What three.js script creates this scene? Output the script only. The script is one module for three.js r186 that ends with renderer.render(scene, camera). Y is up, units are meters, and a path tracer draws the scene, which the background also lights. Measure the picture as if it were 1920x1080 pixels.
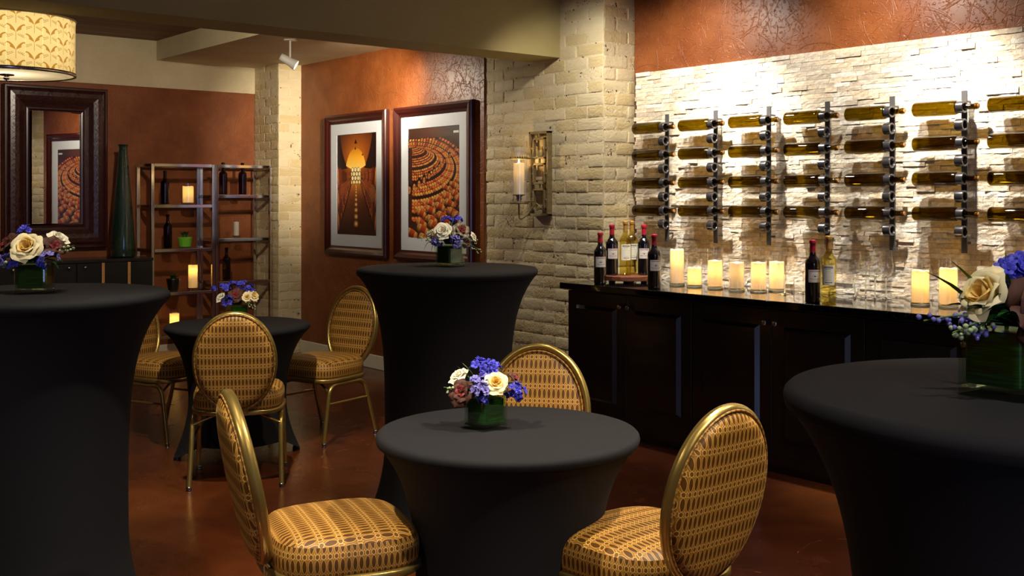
import * as THREE from 'three';
import { RoundedBoxGeometry } from 'three/addons/geometries/RoundedBoxGeometry.js';
import { mergeGeometries } from 'three/addons/utils/BufferGeometryUtils.js';
import { RectAreaLightUniformsLib } from 'three/addons/lights/RectAreaLightUniformsLib.js';

// ------------------------------------------------------------------ camera, exposure
const scene = new THREE.Scene();
scene.background = new THREE.Color(0x000000);
const renderer = new THREE.WebGLRenderer({ antialias: true });
renderer.toneMapping = THREE.LinearToneMapping;
renderer.toneMappingExposure = 1.0;
renderer.shadowMap.enabled = true;
RectAreaLightUniformsLib.init();
const PSI = 39.4 * Math.PI / 180, EYE = 1.42, FOCAL = 2060;
const camera = new THREE.PerspectiveCamera(2 * Math.atan(540 / FOCAL) * 180 / Math.PI, 1920 / 1080, 0.05, 60);
camera.position.set(0, EYE, 0);
camera.lookAt(Math.sin(PSI), EYE, -Math.cos(PSI));
camera.setViewOffset(1920, 1080, 0, 168, 1920, 1080);   // shifted lens, the horizon lies above the middle
scene.add(camera);

// blue daylight from a tall window in the rear wall, behind the camera
const DAY = new THREE.Color(0.36, 0.50, 1.0), WINDOWS = [[-0.35, 0.95]];
for (const [x0, x1] of WINDOWS) {
  const l = new THREE.RectAreaLight(DAY, 4.2, x1 - x0 - 0.1, 1.5);
  l.position.set((x0 + x1) / 2, 1.45, 2.95); l.lookAt((x0 + x1) / 2, 1.45, 0); scene.add(l);
}

// track heads: [position, target, candela, cone half angle, penumbra, tint, where it hangs]
const WARM = new THREE.Color(1.0, 0.87, 0.68), NEUTRAL = new THREE.Color(1.0, 0.93, 0.82);
const HEADS = [
  // along the bar wall
  [[4.30, 2.70, -4.83], [5.0, 1.6, -5.2], 4.0, 1.1, 1, NEUTRAL, 'over the bar nearest the brick column'],
  [[4.55, 2.70, -4.20], [5.2, 1.2, -4.20], 22, 0.68, 1, NEUTRAL, 'over the bar between the second and third bottle rails'],
  [[4.55, 2.70, -2.82], [5.2, 1.2, -2.80], 22, 0.68, 1, NEUTRAL, 'over the bar at the sixth bottle rail'],
  [[4.55, 2.70, -1.5], [5.2, 1.2, -1.5], 22, 0.68, 1, NEUTRAL, 'over the bar at its near end'],
  [[4.50, 2.70, -4.46], [5.2, 2.0, -4.46], 5.5, 1.05, 1, NEUTRAL, 'over the bar, washing the plaster by the second rail'],
  [[4.50, 2.70, -3.20], [5.2, 2.0, -3.20], 5.5, 1.05, 1, NEUTRAL, 'over the bar, washing the plaster by the fifth rail'],
  // picture wall
  [[4.05, 2.47, -7.62], [4.93, 1.85, -6.98], 7.0, 0.75, 1, WARM, 'on the cream soffit, aimed at the curving barrels picture'],
  [[4.15, 2.57, -6.15], [4.93, 2.15, -8.15], 44, 0.40, 1, WARM, 'behind the beam, aimed at the vaulted cellar picture'],
  // over the room
  [[1.05, 2.66, -2.55], [1.6, 0.5, -2.75], 22, 0.55, 0.9, WARM, 'over the edge-on chair in front'],
  [[2.55, 2.66, -1.75], [2.2, 0.6, -2.35], 20, 0.6, 0.9, WARM, 'over the low table in front'],
  [[1.9, 2.66, -4.1], [2.5, 0.55, -5.25], 20, 0.6, 0.9, WARM, 'in front of the beam over the far low table'],
  [[1.0, 2.66, -3.0], [1.05, 1.0, -3.65], 8, 0.55, 0.9, WARM, 'over the tall table below the mirror'],
  [[3.0, 2.66, -3.1], [2.85, 1.0, -3.9], 9, 0.6, 0.9, WARM, 'over the middle tall table'],
  [[1.2, 2.66, -0.6], [1.75, 1.0, -0.85], 5, 0.55, 0.9, NEUTRAL, 'over the tall table beside the camera'],
  [[2.15, 2.66, -0.35], [2.3, 0.7, -2.0], 16, 0.42, 0.9, WARM, 'over the aisle, shining on the chair seen from behind'],
  [[3.6, 2.66, -1.6], [3.2, 0.0, -2.6], 14, 0.75, 0.9, WARM, 'over the floor in front of the bar'],
  [[0.4, 2.66, 1.0], [0.6, 0.0, 0.9], 18, 1.15, 1, WARM, 'over the floor behind the camera'],
  [[-1.0, 2.66, -2.2], [-0.6, 0.0, -2.6], 12, 1.15, 1, WARM, 'over the floor on the far left of the room'],
  [[2.7, 2.7, -6.2], [3.6, 1.0, -9.5], 11, 0.95, 1, WARM, 'behind the beam, aimed at the mirror wall'],
];

// ------------------------------------------------------------------ helpers
function mulberry(seed) { let a = seed >>> 0; return () => { a = (a + 0x6D2B79F5) | 0; let t = Math.imul(a ^ (a >>> 15), 1 | a); t = (t + Math.imul(t ^ (t >>> 7), 61 | t)) ^ t; return ((t ^ (t >>> 14)) >>> 0) / 4294967296; }; }
const V = (x, y, z) => new THREE.Vector3(x, y, z);
const used = new Map();
function numbered(name) { const n = used.get(name) ?? 0; used.set(name, n + 1); return n ? `${name}_${String(n).padStart(3, '0')}` : name; }
function mesh(name, geo, mat, parent) { const m = new THREE.Mesh(geo, mat); m.name = name; if (parent) parent.add(m); return m; }
function thing(name, label, category, pos = [0, 0, 0], turn = 0, group) {
  const o = new THREE.Group(); o.name = numbered(name); scene.add(o);
  o.position.set(...pos); o.rotation.y = turn; o.userData = { label, category };
  if (group) o.userData.group = group;
  return o;
}
function struct(name, geo, mat, label) {
  const m = mesh(name, geo, mat, scene); m.userData = { kind: 'structure', label, category: name.split('_')[0] };
  return m;
}
function copyOf(src, pos, turn, label, group) {
  const c = src.clone(); c.name = numbered(src.name.replace(/_\d{3}$/, '')); scene.add(c);
  c.position.set(...pos); c.rotation.y = turn; c.userData = { label, category: src.userData.category };
  if (group) c.userData.group = group;
  return c;
}
const box = (w, h, d, x = 0, y = 0, z = 0) => new THREE.BoxGeometry(w, h, d).translate(x, y, z);
const rbox = (w, h, d, r = 0.004, x = 0, y = 0, z = 0, seg = 2) => new RoundedBoxGeometry(w, h, d, seg, Math.min(r, w / 2.01, h / 2.01, d / 2.01)).translate(x, y, z);
const span = (x0, x1, y0, y1, z0, z1) => box(x1 - x0, y1 - y0, z1 - z0, (x0 + x1) / 2, (y0 + y1) / 2, (z0 + z1) / 2);
const rspan = (x0, x1, y0, y1, z0, z1, r) => rbox(x1 - x0, y1 - y0, z1 - z0, r, (x0 + x1) / 2, (y0 + y1) / 2, (z0 + z1) / 2);
const cyl = (r0, r1, h, seg = 24, open = false) => new THREE.CylinderGeometry(r1, r0, h, seg, 1, open).translate(0, h / 2, 0);
const lathe = (pts, seg = 36) => new THREE.LatheGeometry(pts.map(([r, y]) => new THREE.Vector2(Math.max(r, 0.0001), y)), seg);
function strip(g) { const n = g.index ? g.toNonIndexed() : g; for (const k of Object.keys(n.attributes)) if (!['position', 'normal', 'uv'].includes(k)) n.deleteAttribute(k); return n; }
const merge = (list) => mergeGeometries(list.map(strip));
// uv in metres from the face direction
function metricUV(g0) {
  const g = strip(g0), p = g.attributes.position, n = p.count, uv = new Float32Array(n * 2), a = V(), b = V(), c = V();
  for (let i = 0; i < n; i += 3) {
    a.fromBufferAttribute(p, i); b.fromBufferAttribute(p, i + 1); c.fromBufferAttribute(p, i + 2);
    const m = b.clone().sub(a).cross(c.clone().sub(a)), ax = Math.abs(m.x), ay = Math.abs(m.y), az = Math.abs(m.z);
    [a, b, c].forEach((q, k) => {
      const s = ax > ay && ax > az ? [q.z, q.y] : ay > az ? [q.x, q.z] : [q.x, q.y];
      uv[(i + k) * 2] = s[0]; uv[(i + k) * 2 + 1] = s[1];
    });
  }
  g.setAttribute('uv', new THREE.BufferAttribute(uv, 2));
  return g;
}
// a tube through corner points, corners rounded
function bent(points, r, fillet = 0.05, seg = 40, round = 8) {
  const p = points.map((q) => V(...q)), path = new THREE.CurvePath();
  let from = p[0].clone();
  for (let i = 1; i < p.length; i++) {
    if (i === p.length - 1) { path.add(new THREE.LineCurve3(from, p[i])); break; }
    const d0 = p[i - 1].clone().sub(p[i]), d1 = p[i + 1].clone().sub(p[i]), f = Math.min(fillet, d0.length() / 2.2, d1.length() / 2.2);
    const a = p[i].clone().addScaledVector(d0.normalize(), f), b = p[i].clone().addScaledVector(d1.normalize(), f);
    path.add(new THREE.LineCurve3(from, a)); path.add(new THREE.QuadraticBezierCurve3(a, p[i], b)); from = b;
  }
  return capTube(path, seg, r, round);
}
function capTube(path, seg, r, round) {
  const g = [new THREE.TubeGeometry(path, seg, r, round, false)];
  for (const t of [0, 1]) { const q = path.getPointAt(t), s = new THREE.SphereGeometry(r, round, 6).translate(q.x, q.y, q.z); g.push(s); }
  return merge(g);
}
const smoothTube = (pts, r, seg = 40, round = 8) => capTube(new THREE.CatmullRomCurve3(pts.map((q) => V(...q)), false, 'centripetal'), seg, r, round);

// ------------------------------------------------------------------ textures
const rampLerp = (a, b, t) => a + (b - a) * t;
function fieldNoise(N, cells, octaves, seed, gain = 0.5) {                      // tileable value noise, 0..1
  const out = new Float32Array(N * N); let amp = 1, tot = 0;
  for (let o = 0; o < octaves; o++) {
    const cx = cells[0] << o, cy = cells[1] << o, rnd = mulberry(seed + o * 101), lat = new Float32Array(cx * cy).map(() => rnd());
    for (let y = 0; y < N; y++) {
      const fy = y / N * cy, y0 = Math.floor(fy), ty = fy - y0, sy = ty * ty * (3 - 2 * ty), r0 = (y0 % cy) * cx, r1 = ((y0 + 1) % cy) * cx;
      for (let x = 0; x < N; x++) {
        const fx = x / N * cx, x0 = Math.floor(fx), tx = fx - x0, sx = tx * tx * (3 - 2 * tx), a = x0 % cx, b = (x0 + 1) % cx;
        out[y * N + x] += amp * rampLerp(rampLerp(lat[r0 + a], lat[r0 + b], sx), rampLerp(lat[r1 + a], lat[r1 + b], sx), sy);
      }
    }
    tot += amp; amp *= gain;
  }
  return out.map((v) => v / tot);
}
function dataTex(N, fn, size, srgb = true) {
  const d = new Uint8Array(N * N * 4);
  for (let i = 0; i < N * N; i++) { const c = fn(i, i % N, Math.floor(i / N)); d[i * 4] = c[0]; d[i * 4 + 1] = c[1]; d[i * 4 + 2] = c[2]; d[i * 4 + 3] = 255; }
  return finish(new THREE.DataTexture(d, N, N), size, srgb);
}
function finish(t, size, srgb) {
  t.wrapS = t.wrapT = THREE.RepeatWrapping; t.magFilter = THREE.LinearFilter; t.minFilter = THREE.LinearMipmapLinearFilter;
  if (srgb) t.colorSpace = THREE.SRGBColorSpace;
  if (size) t.repeat.set(1 / size[0], 1 / size[1]);
  t.needsUpdate = true; return t;
}
function canvasTex(w, h, draw, size, srgb = true) {
  const c = document.createElement('canvas'); c.width = w; c.height = h; draw(c.getContext('2d'), w, h);
  return finish(new THREE.CanvasTexture(c), size, srgb);
}
const clamp8 = (v) => Math.max(0, Math.min(255, v));
const mixRGB = (a, b, t) => [0, 1, 2].map((k) => clamp8(a[k] + (b[k] - a[k]) * t));
const hex = (h) => [(h >> 16) & 255, (h >> 8) & 255, h & 255];

const fine = fieldNoise(512, [48, 48], 3, 11), coarse = fieldNoise(512, [4, 4], 5, 23), mid = fieldNoise(512, [14, 14], 4, 37), streak = fieldNoise(512, [3, 60], 4, 51);

// trowelled plaster
const plasterBump = canvasTex(1024, 1024, (g, w, h) => {
  g.fillStyle = '#707070'; g.fillRect(0, 0, w, h);
  const r = mulberry(77);
  for (let i = 0; i < 900; i++) {
    const x = r() * w, y = r() * h, R = 40 + r() * 190, a0 = r() * 7, len = 0.15 + r() * 0.75, lw = 1 + r() * 4.5, up = r() < 0.5;
    g.strokeStyle = up ? `rgba(255,255,255,${0.05 + r() * 0.3})` : `rgba(0,0,0,${0.05 + r() * 0.24})`; g.lineWidth = lw; g.lineCap = 'round';
    for (const dx of [-w, 0, w]) for (const dy of [-h, 0, h]) { if (Math.abs(x + dx - w / 2) > w / 2 + R || Math.abs(y + dy - h / 2) > h / 2 + R) continue; g.beginPath(); g.arc(x + dx, y + dy, R, a0, a0 + len); g.stroke(); }
  }
  for (let i = 0; i < 6500; i++) { g.fillStyle = r() < 0.55 ? `rgba(255,255,255,${r() * 0.35})` : `rgba(0,0,0,${r() * 0.28})`; const s = 1 + r() * 4; g.beginPath(); g.ellipse(r() * w, r() * h, s, s * (0.4 + r()), r() * 3, 0, 7); g.fill(); }
}, [1.3, 1.3], false);
const plasterColor = dataTex(512, (i) => { const t = mid[i] * 0.6 + coarse[i] * 0.8 - 0.45; return mixRGB(hex(0x743c18), hex(0xa06030), t + (fine[i] - 0.5) * 0.25); }, [1.7, 1.7]);
const M = {};
const std = (o) => new THREE.MeshStandardMaterial(o), phys = (o) => new THREE.MeshPhysicalMaterial(o);
M.plaster = phys({ map: plasterColor, bumpMap: plasterBump, bumpScale: 0.011, roughness: 0.42, specularIntensity: 0.75 });
M.plasterFlat = phys({ map: plasterColor, bumpMap: plasterBump, bumpScale: 0.005, roughness: 0.5, specularIntensity: 0.7 });
// painted brick and painted walls
const paintBump = dataTex(512, (i) => { const v = clamp8(255 * (mid[i] * 0.5 + fine[i] * 0.5)); return [v, v, v]; }, [0.5, 0.5], false);
const paintColor = dataTex(512, (i) => mixRGB(hex(0xbcab84), hex(0xd6c7a4), coarse[i] * 0.9 + fine[i] * 0.3 - 0.1), [0.9, 0.9]);
const mortarColor = dataTex(512, (i) => (fine[i] * 0.55 + mid[i] * 0.45 > 0.675 ? hex(0x3c3020) : mixRGB(hex(0xc0af88), hex(0xdacba8), coarse[i])), [0.55, 0.55]);
M.brick = std({ map: paintColor, bumpMap: paintBump, bumpScale: 0.004, roughness: 0.62 });
M.brickWarm = std({ map: paintColor, color: 0xf4eedd, bumpMap: paintBump, bumpScale: 0.006, roughness: 0.62 });
M.mortar = std({ map: mortarColor, bumpMap: paintBump, bumpScale: 0.008, roughness: 0.8 });
M.paint = std({ map: paintColor, bumpMap: paintBump, bumpScale: 0.0015, roughness: 0.7 });
M.khaki = std({ map: dataTex(512, (i) => mixRGB(hex(0x9a8c58), hex(0xa89a68), coarse[i]), [1.5, 1.5]), bumpMap: paintBump, bumpScale: 0.001, roughness: 0.75 });
M.trim = std({ color: 0xd8cfb4, roughness: 0.5 });
// split-face stone
const stoneColor = dataTex(512, (i) => mixRGB(hex(0xb7ab98), hex(0xf4eee2), coarse[i] * 0.5 + mid[i] * 0.75 + (fine[i] - 0.5) * 0.5), [0.23, 0.23]);
const stoneBump = dataTex(512, (i) => { const v = clamp8(255 * (mid[i] * 0.55 + fine[i] * 0.45)); return [v, v, v]; }, [0.16, 0.16], false);
const stoneTones = [0xffffff, 0xf6efe4, 0xe9e4dc, 0xf7ead8, 0xdcd4c8];
M.stone = stoneTones.map((c) => std({ map: stoneColor, color: c, bumpMap: stoneBump, bumpScale: 0.0035, roughness: 0.75 }));
M.stoneRest = std({ map: stoneColor, vertexColors: true, bumpMap: stoneBump, bumpScale: 0.0035, roughness: 0.75 });
M.grout = std({ color: 0x4a4238, roughness: 0.95 });
// stained concrete floor
const floorColor = canvasTex(2048, 2048, (g, w, h) => {
  const im = g.createImageData(w, h);
  for (let y = 0; y < h; y++) for (let x = 0; x < w; x++) {
    const i = (y >> 2) * 512 + (x >> 2), j = ((y >> 1) % 512) * 512 + ((x >> 1) % 512), k = y * w + x;
    const t = coarse[i] * 1.15 + mid[j] * 0.45 - 0.4, c = mixRGB(mixRGB(hex(0x34160a), hex(0x6a3416), t), hex(0x7e4a22), Math.max(0, coarse[(i + 7777) % 262144] - 0.55) * 1.6);
    im.data[k * 4] = c[0]; im.data[k * 4 + 1] = c[1]; im.data[k * 4 + 2] = c[2]; im.data[k * 4 + 3] = 255;
  }
  g.putImageData(im, 0, 0);
  const r = mulberry(5);
  for (let i = 0; i < 16; i++) {                                              // hairline cracks and scuffs
    let x = r() * w, y = r() * h, a = r() * 6.3; g.lineWidth = 1 + r() * 1.4;
    for (let s = 0; s < 60; s++) { const nx = x + Math.cos(a) * 12, ny = y + Math.sin(a) * 12; g.strokeStyle = `rgba(190,140,95,${r() < 0.5 ? 0.05 : r() * 0.65})`; g.beginPath(); g.moveTo(x, y); g.lineTo(nx, ny); g.stroke(); x = nx; y = ny; a += (r() - 0.5) * 0.5; }
  }
  for (let i = 0; i < 260; i++) { g.strokeStyle = `rgba(205,160,115,${r() * 0.5})`; g.lineWidth = 0.8 + r() * 1.6; const x = r() * w, y = r() * h, a = r() * 6.3, l = 3 + r() * 12; g.beginPath(); g.moveTo(x, y); g.lineTo(x + Math.cos(a) * l, y + Math.sin(a) * l); g.stroke(); }
  for (let i = 0; i < 26; i++) { g.fillStyle = `rgba(28,10,6,${0.12 + r() * 0.3})`; const x = r() * w, y = r() * h; for (let k = 0; k < 5; k++) { g.beginPath(); g.ellipse(x + (r() - 0.5) * 40, y + (r() - 0.5) * 30, 8 + r() * 30, 6 + r() * 20, r() * 3, 0, 7); g.fill(); } }
}, [4.2, 4.2]);
const floorRough = dataTex(512, (i) => { const v = clamp8(255 * (0.13 + mid[i] * 0.14 + fine[i] * 0.08)); return [v, v, v]; }, [1.9, 1.9], false);
M.floor = phys({ map: floorColor, roughness: 1, roughnessMap: floorRough, bumpMap: paintBump, bumpScale: 0.0006, specularIntensity: 0.9 });
// woods
const woodTex = (a, b, size) => dataTex(512, (i) => mixRGB(hex(a), hex(b), streak[i] * 1.2 + fine[i] * 0.25 - 0.2), size);
M.plank = [0xffffff, 0xe2d6c8, 0xcdbda8].map((c) => std({ map: woodTex(0x5c3210, 0x9a6028, [1.6, 0.5]), color: c, roughness: 0.55 }));
M.oak = std({ map: woodTex(0x9a6a38, 0xc89458, [0.5, 0.2]), roughness: 0.5 });
M.slab = std({ map: woodTex(0x4a2412, 0x8a4c2a, [0.3, 0.1]), bumpMap: stoneBump, bumpScale: 0.002, roughness: 0.6 });
M.mahogany = phys({ map: woodTex(0x260a06, 0x481610, [0.6, 0.15]), roughness: 0.3, clearcoat: 0.5, clearcoatRoughness: 0.2 });
// black furniture
M.blackWood = phys({ color: new THREE.Color(0.006, 0.0055, 0.0055), roughness: 0.3, clearcoat: 0.5, clearcoatRoughness: 0.12 });
M.granite = phys({ map: dataTex(512, (i) => (fine[i] > 0.72 ? [46, 44, 44] : [7, 7, 8]), [0.4, 0.4]), roughness: 0.06, specularIntensity: 1 });
M.nickel = std({ color: 0xb9b6b0, metalness: 1, roughness: 0.2 });
M.chrome = std({ color: 0xd9d4cc, metalness: 1, roughness: 0.09 });
M.rackSteel = std({ color: 0x6a686a, metalness: 0.9, roughness: 0.25 }); M.rackBar = std({ color: 0x4e4c4c, metalness: 0.3, roughness: 0.45 });
M.antique = std({ map: dataTex(512, (i) => mixRGB(hex(0x6a5836), hex(0xbca878), mid[i] * 1.3 - 0.2), [0.1, 0.1]), metalness: 0.5, roughness: 0.5, bumpMap: stoneBump, bumpScale: 0.0012 });
M.gold = std({ color: new THREE.Color(0.42, 0.295, 0.085), metalness: 0.85, roughness: 0.3 });
M.glide = std({ color: 0x8d8d90, metalness: 1, roughness: 0.25 });
M.white = std({ color: 0xd6d2c8, roughness: 0.5 });
// stretch cloth
const knit = dataTex(512, (i) => { const v = clamp8(255 * fine[i]); return [v, v, v]; }, [0.12, 0.12], false);
M.spandex = phys({ color: new THREE.Color(0.0115, 0.0112, 0.013), roughness: 0.8, specularIntensity: 0.3, sheen: 0.05, sheenRoughness: 0.5, sheenColor: new THREE.Color(0.16, 0.15, 0.15), bumpMap: knit, bumpScale: 0.0002 });
// upholstery: rows of long ovals between rows of small rings
const PITCH = 0.0174, ROW = 0.0535;
const fabricMap = canvasTex(256, 412, (g, w, h) => {
  g.fillStyle = '#8c6022'; g.fillRect(0, 0, w, h);
  const p = w / 2, oh = h * 0.69, cr = h * 0.31;
  for (let k = -1; k <= 2; k++) {
    const x = (k + 0.5) * p;
    g.fillStyle = '#54340b'; g.strokeStyle = '#c79c50'; g.lineWidth = 9;
    g.beginPath(); g.ellipse(x, oh / 2, p * 0.37, oh * 0.49, 0, 0, 7); g.fill(); g.stroke();
    g.lineWidth = 4; g.strokeStyle = '#ac823c'; g.beginPath(); g.ellipse(x + p / 2, oh / 2, p * 0.1, oh * 0.44, 0, 0, 7); g.stroke();
    g.fillStyle = '#6a4410'; g.strokeStyle = '#d9b068'; g.lineWidth = 11;
    g.beginPath(); g.ellipse(x, oh + cr / 2, p * 0.33, cr * 0.42, 0, 0, 7); g.fill(); g.stroke();
    g.lineWidth = 7; g.beginPath(); g.moveTo(x + p * 0.3, oh + cr * 0.3); g.lineTo(x + p * 0.5, oh - cr * 0.1); g.lineTo(x + p * 0.7, oh + cr * 0.3); g.moveTo(x + p * 0.3, oh + cr * 0.7); g.lineTo(x + p * 0.5, h + cr * 0.1); g.lineTo(x + p * 0.7, oh + cr * 0.7); g.stroke();
  }
}, [PITCH * 2, ROW]);
M.fabric = phys({ map: fabricMap, roughness: 0.5, specularIntensity: 0.6, sheen: 0.3, sheenRoughness: 0.4, sheenColor: new THREE.Color(0.5, 0.36, 0.16) });
// glass
M.clear = phys({ color: 0xffffff, transmission: 1, thickness: 0, roughness: 0, ior: 1.5 });
M.vaseGlass = phys({ color: 0xeaf4e6, transmission: 1, thickness: 0, roughness: 0, ior: 1.5 });
M.thickGlass = phys({ color: 0xf4fff4, transmission: 1, thickness: 0.02, roughness: 0, ior: 1.5 });
M.amber = phys({ color: new THREE.Color(0.32, 0.24, 0.02), transmission: 1, thickness: 0, roughness: 0.02, ior: 1.5 });
M.brownGlass = phys({ color: new THREE.Color(0.20, 0.045, 0.015), transmission: 1, thickness: 0, roughness: 0.02, ior: 1.5 });
M.redWine = phys({ color: new THREE.Color(0.004, 0.003, 0.004), roughness: 0.04, clearcoat: 1, clearcoatRoughness: 0.02 });
M.whiteWine = phys({ color: new THREE.Color(0.82, 0.74, 0.34), transmission: 1, thickness: 0, roughness: 0.02, ior: 1.5 });
M.greenGlass = phys({ color: new THREE.Color(0.002, 0.022, 0.008), roughness: 0.07, clearcoat: 1, clearcoatRoughness: 0.04, bumpMap: stoneBump, bumpScale: 0.004 });
M.mirror = std({ color: 0xe8e8e8, metalness: 1, roughness: 0.0 });
// wax, small lamps
M.wax = phys({ color: new THREE.Color(0.90, 0.84, 0.70), roughness: 1, transmission: 0.28, thickness: 0, ior: 1.4, specularIntensity: 0.4 });
M.flame = std({ color: 0x000000, emissive: new THREE.Color(1.0, 0.62, 0.16), emissiveIntensity: 14 });
M.lens = std({ color: 0x222222, emissive: new THREE.Color(1.0, 0.88, 0.68), emissiveIntensity: 9 });
// plants
const leafTone = (c, r = 0.45) => phys({ color: c, roughness: r, side: THREE.DoubleSide });
M.leaf = leafTone(new THREE.Color(0.012, 0.07, 0.012), 0.35); M.leafLight = leafTone(new THREE.Color(0.20, 0.36, 0.03)); M.lining = phys({ map: dataTex(512, (i) => mixRGB(hex(0x0a2408), hex(0x2f6a1a), streak[i] * 1.5 - 0.3), [0.12, 0.09]), roughness: 0.35 });
M.rose = phys({ color: new THREE.Color(0.86, 0.76, 0.46), roughness: 0.6, transmission: 0.25, thickness: 0 });
M.roseHeart = phys({ color: new THREE.Color(0.86, 0.62, 0.18), roughness: 0.6, transmission: 0.25, thickness: 0 });
M.roseWhite = phys({ color: new THREE.Color(0.88, 0.84, 0.68), roughness: 0.6, transmission: 0.25, thickness: 0 });
M.succulent = phys({ color: new THREE.Color(0.07, 0.027, 0.018), roughness: 0.6, specularIntensity: 0.4 }); M.succulentHeart = phys({ color: new THREE.Color(0.16, 0.022, 0.022), roughness: 0.55, specularIntensity: 0.4 }); M.succulentGreen = phys({ color: new THREE.Color(0.16, 0.13, 0.075), roughness: 0.5 });
M.blue = std({ color: new THREE.Color(0.035, 0.035, 0.42), roughness: 0.6 }); M.violet = std({ color: new THREE.Color(0.16, 0.14, 0.45), roughness: 0.6 }); M.glazing = phys({ color: 0xffffff, transmission: 1, thickness: 0, roughness: 0, ior: 1.5, specularIntensity: 0.3 });
M.berry = std({ color: new THREE.Color(0.34, 0.42, 0.2), roughness: 0.5 });
M.stem = std({ color: new THREE.Color(0.06, 0.13, 0.02), roughness: 0.6 });

// ------------------------------------------------------------------ the room
const XB = 5.22, XP = 4.95, ZN = -5.095, ZO = -6.334, ZC = -9.08, XC = 4.707, ZM = -9.565, CEIL = 2.82, LEFT = -2.6, REAR = 3.0;
struct('floor', metricUV(span(LEFT - 0.2, 5.6, -0.1, 0, ZM - 0.3, REAR + 0.2)), M.floor, 'glossy brown stained concrete floor with hairline cracks');
// plank ceiling
const ceiling = struct('ceiling', metricUV(span(LEFT - 0.2, 5.6, CEIL + 0.012, CEIL + 0.15, ZM - 0.3, REAR + 0.2)), M.plank[2], 'brown wooden plank ceiling above the beam');
{
  const w = 0.14, g = metricUV(rspan(LEFT, 5.5, 0, 0.014, -w / 2 + 0.002, w / 2 - 0.002, 0.003)), rnd = mulberry(3);
  for (let z = ZM + w / 2; z < REAR; z += w) { const p = mesh('plank', g, M.plank[Math.floor(rnd() * 3)], ceiling); p.position.set(0, CEIL, z); }
}
// painted brick: one mesh for each brick, joints recessed in front of a mortar bed
const brickRnd = mulberry(99);
function brickShape(L, H, seed) {
  const r = mulberry(seed), nx = 5, ny = 4, xs = [0, 0.004, 0.012, L - 0.012, L - 0.004, L], ys = [0, 0.004, H * 0.5, H - 0.004, H], pos = [], uv = [], idx = [], ou = r() * 3, ov = r() * 3;
  for (let j = 0; j <= ny; j++) for (let i = 0; i <= nx; i++) {
    const edge = i === 0 || j === 0 || i === nx || j === ny, jx = (r() - 0.5) * 0.003, jy = (r() - 0.5) * 0.003;
    pos.push(xs[i] - L / 2 + jx, ys[j] - H / 2 + jy, edge ? -0.005 : 0.003 * (r() - 0.5)); uv.push(xs[i] + ou, ys[j] + ov);
  }
  for (let j = 0; j < ny; j++) for (let i = 0; i < nx; i++) { const a = j * (nx + 1) + i, b = a + 1, c = a + nx + 1, d = c + 1; idx.push(a, b, d, a, d, c); }
  const g = new THREE.BufferGeometry(); g.setAttribute('position', new THREE.Float32BufferAttribute(pos, 3)); g.setAttribute('uv', new THREE.Float32BufferAttribute(uv, 2)); g.setIndex(idx); g.computeVertexNormals();
  return g;
}
const COURSE = 0.081, BRICK = 0.218, JOINT = 0.007;
const longBricks = [1, 2, 3, 4, 5, 6, 7, 8].map((s) => brickShape(BRICK - JOINT, COURSE - JOINT, s * 17)), cutBricks = [1, 2, 3, 4].map((s) => brickShape(0.1, COURSE - JOINT, s * 31));
function layBricks(parent, place, turn, length, height, from = 0) {            // place(u, y) gives the world position on the face
  for (let row = Math.round(from / COURSE); row * COURSE < height - 0.02; row++) {
    const y = row * COURSE + COURSE / 2; let u = 0, first = true;
    while (u < length - 0.02) {
      let L = first && row % 2 ? BRICK / 2 : BRICK; first = false;
      if (u + L > length - 0.05) L = length - u;
      const full = Math.abs(L - BRICK) < 0.001, g = full ? longBricks[Math.floor(brickRnd() * 8)] : cutBricks[Math.floor(brickRnd() * 4)];
      const b = mesh('brick', g, brickRnd() < 0.5 ? M.brick : M.brickWarm, parent), q = place(u + L / 2, y, (brickRnd() - 0.5) * 0.005);
      b.position.set(...q); b.rotation.set((brickRnd() - 0.5) * 0.02, turn, (brickRnd() - 0.5) * 0.012, 'YXZ'); if (!full) b.scale.x = (L - JOINT) / 0.1;
      u += L;
    }
  }
}
const BT = 0.0022;                                                            // bricks stand 10 mm proud of the bed
const wallBrick = struct('wall_brick', metricUV(span(XP + BT, 5.6, 0, CEIL, ZO, ZN - BT)), M.mortar, 'cream painted brick pier between the pictures and the bar');
layBricks(wallBrick, (u, y, o) => [XP + o, y, ZO + u], -Math.PI / 2, ZN - ZO, CEIL);
layBricks(wallBrick, (u, y, o) => [XP + u, y, ZN + o], 0, XB - XP + 0.02, CEIL);
const wallColumn = struct('wall_column', metricUV(span(XC + BT, 5.6, 0, CEIL, ZM - 0.25, ZC - BT)), M.mortar, 'cream painted brick column in the far corner');
layBricks(wallColumn, (u, y, o) => [XC + o, y, ZM + u], -Math.PI / 2, ZC - ZM, CEIL);
layBricks(wallColumn, (u, y, o) => [XC + u, y, ZC + o], 0, XP - XC + 0.02, CEIL);
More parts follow.
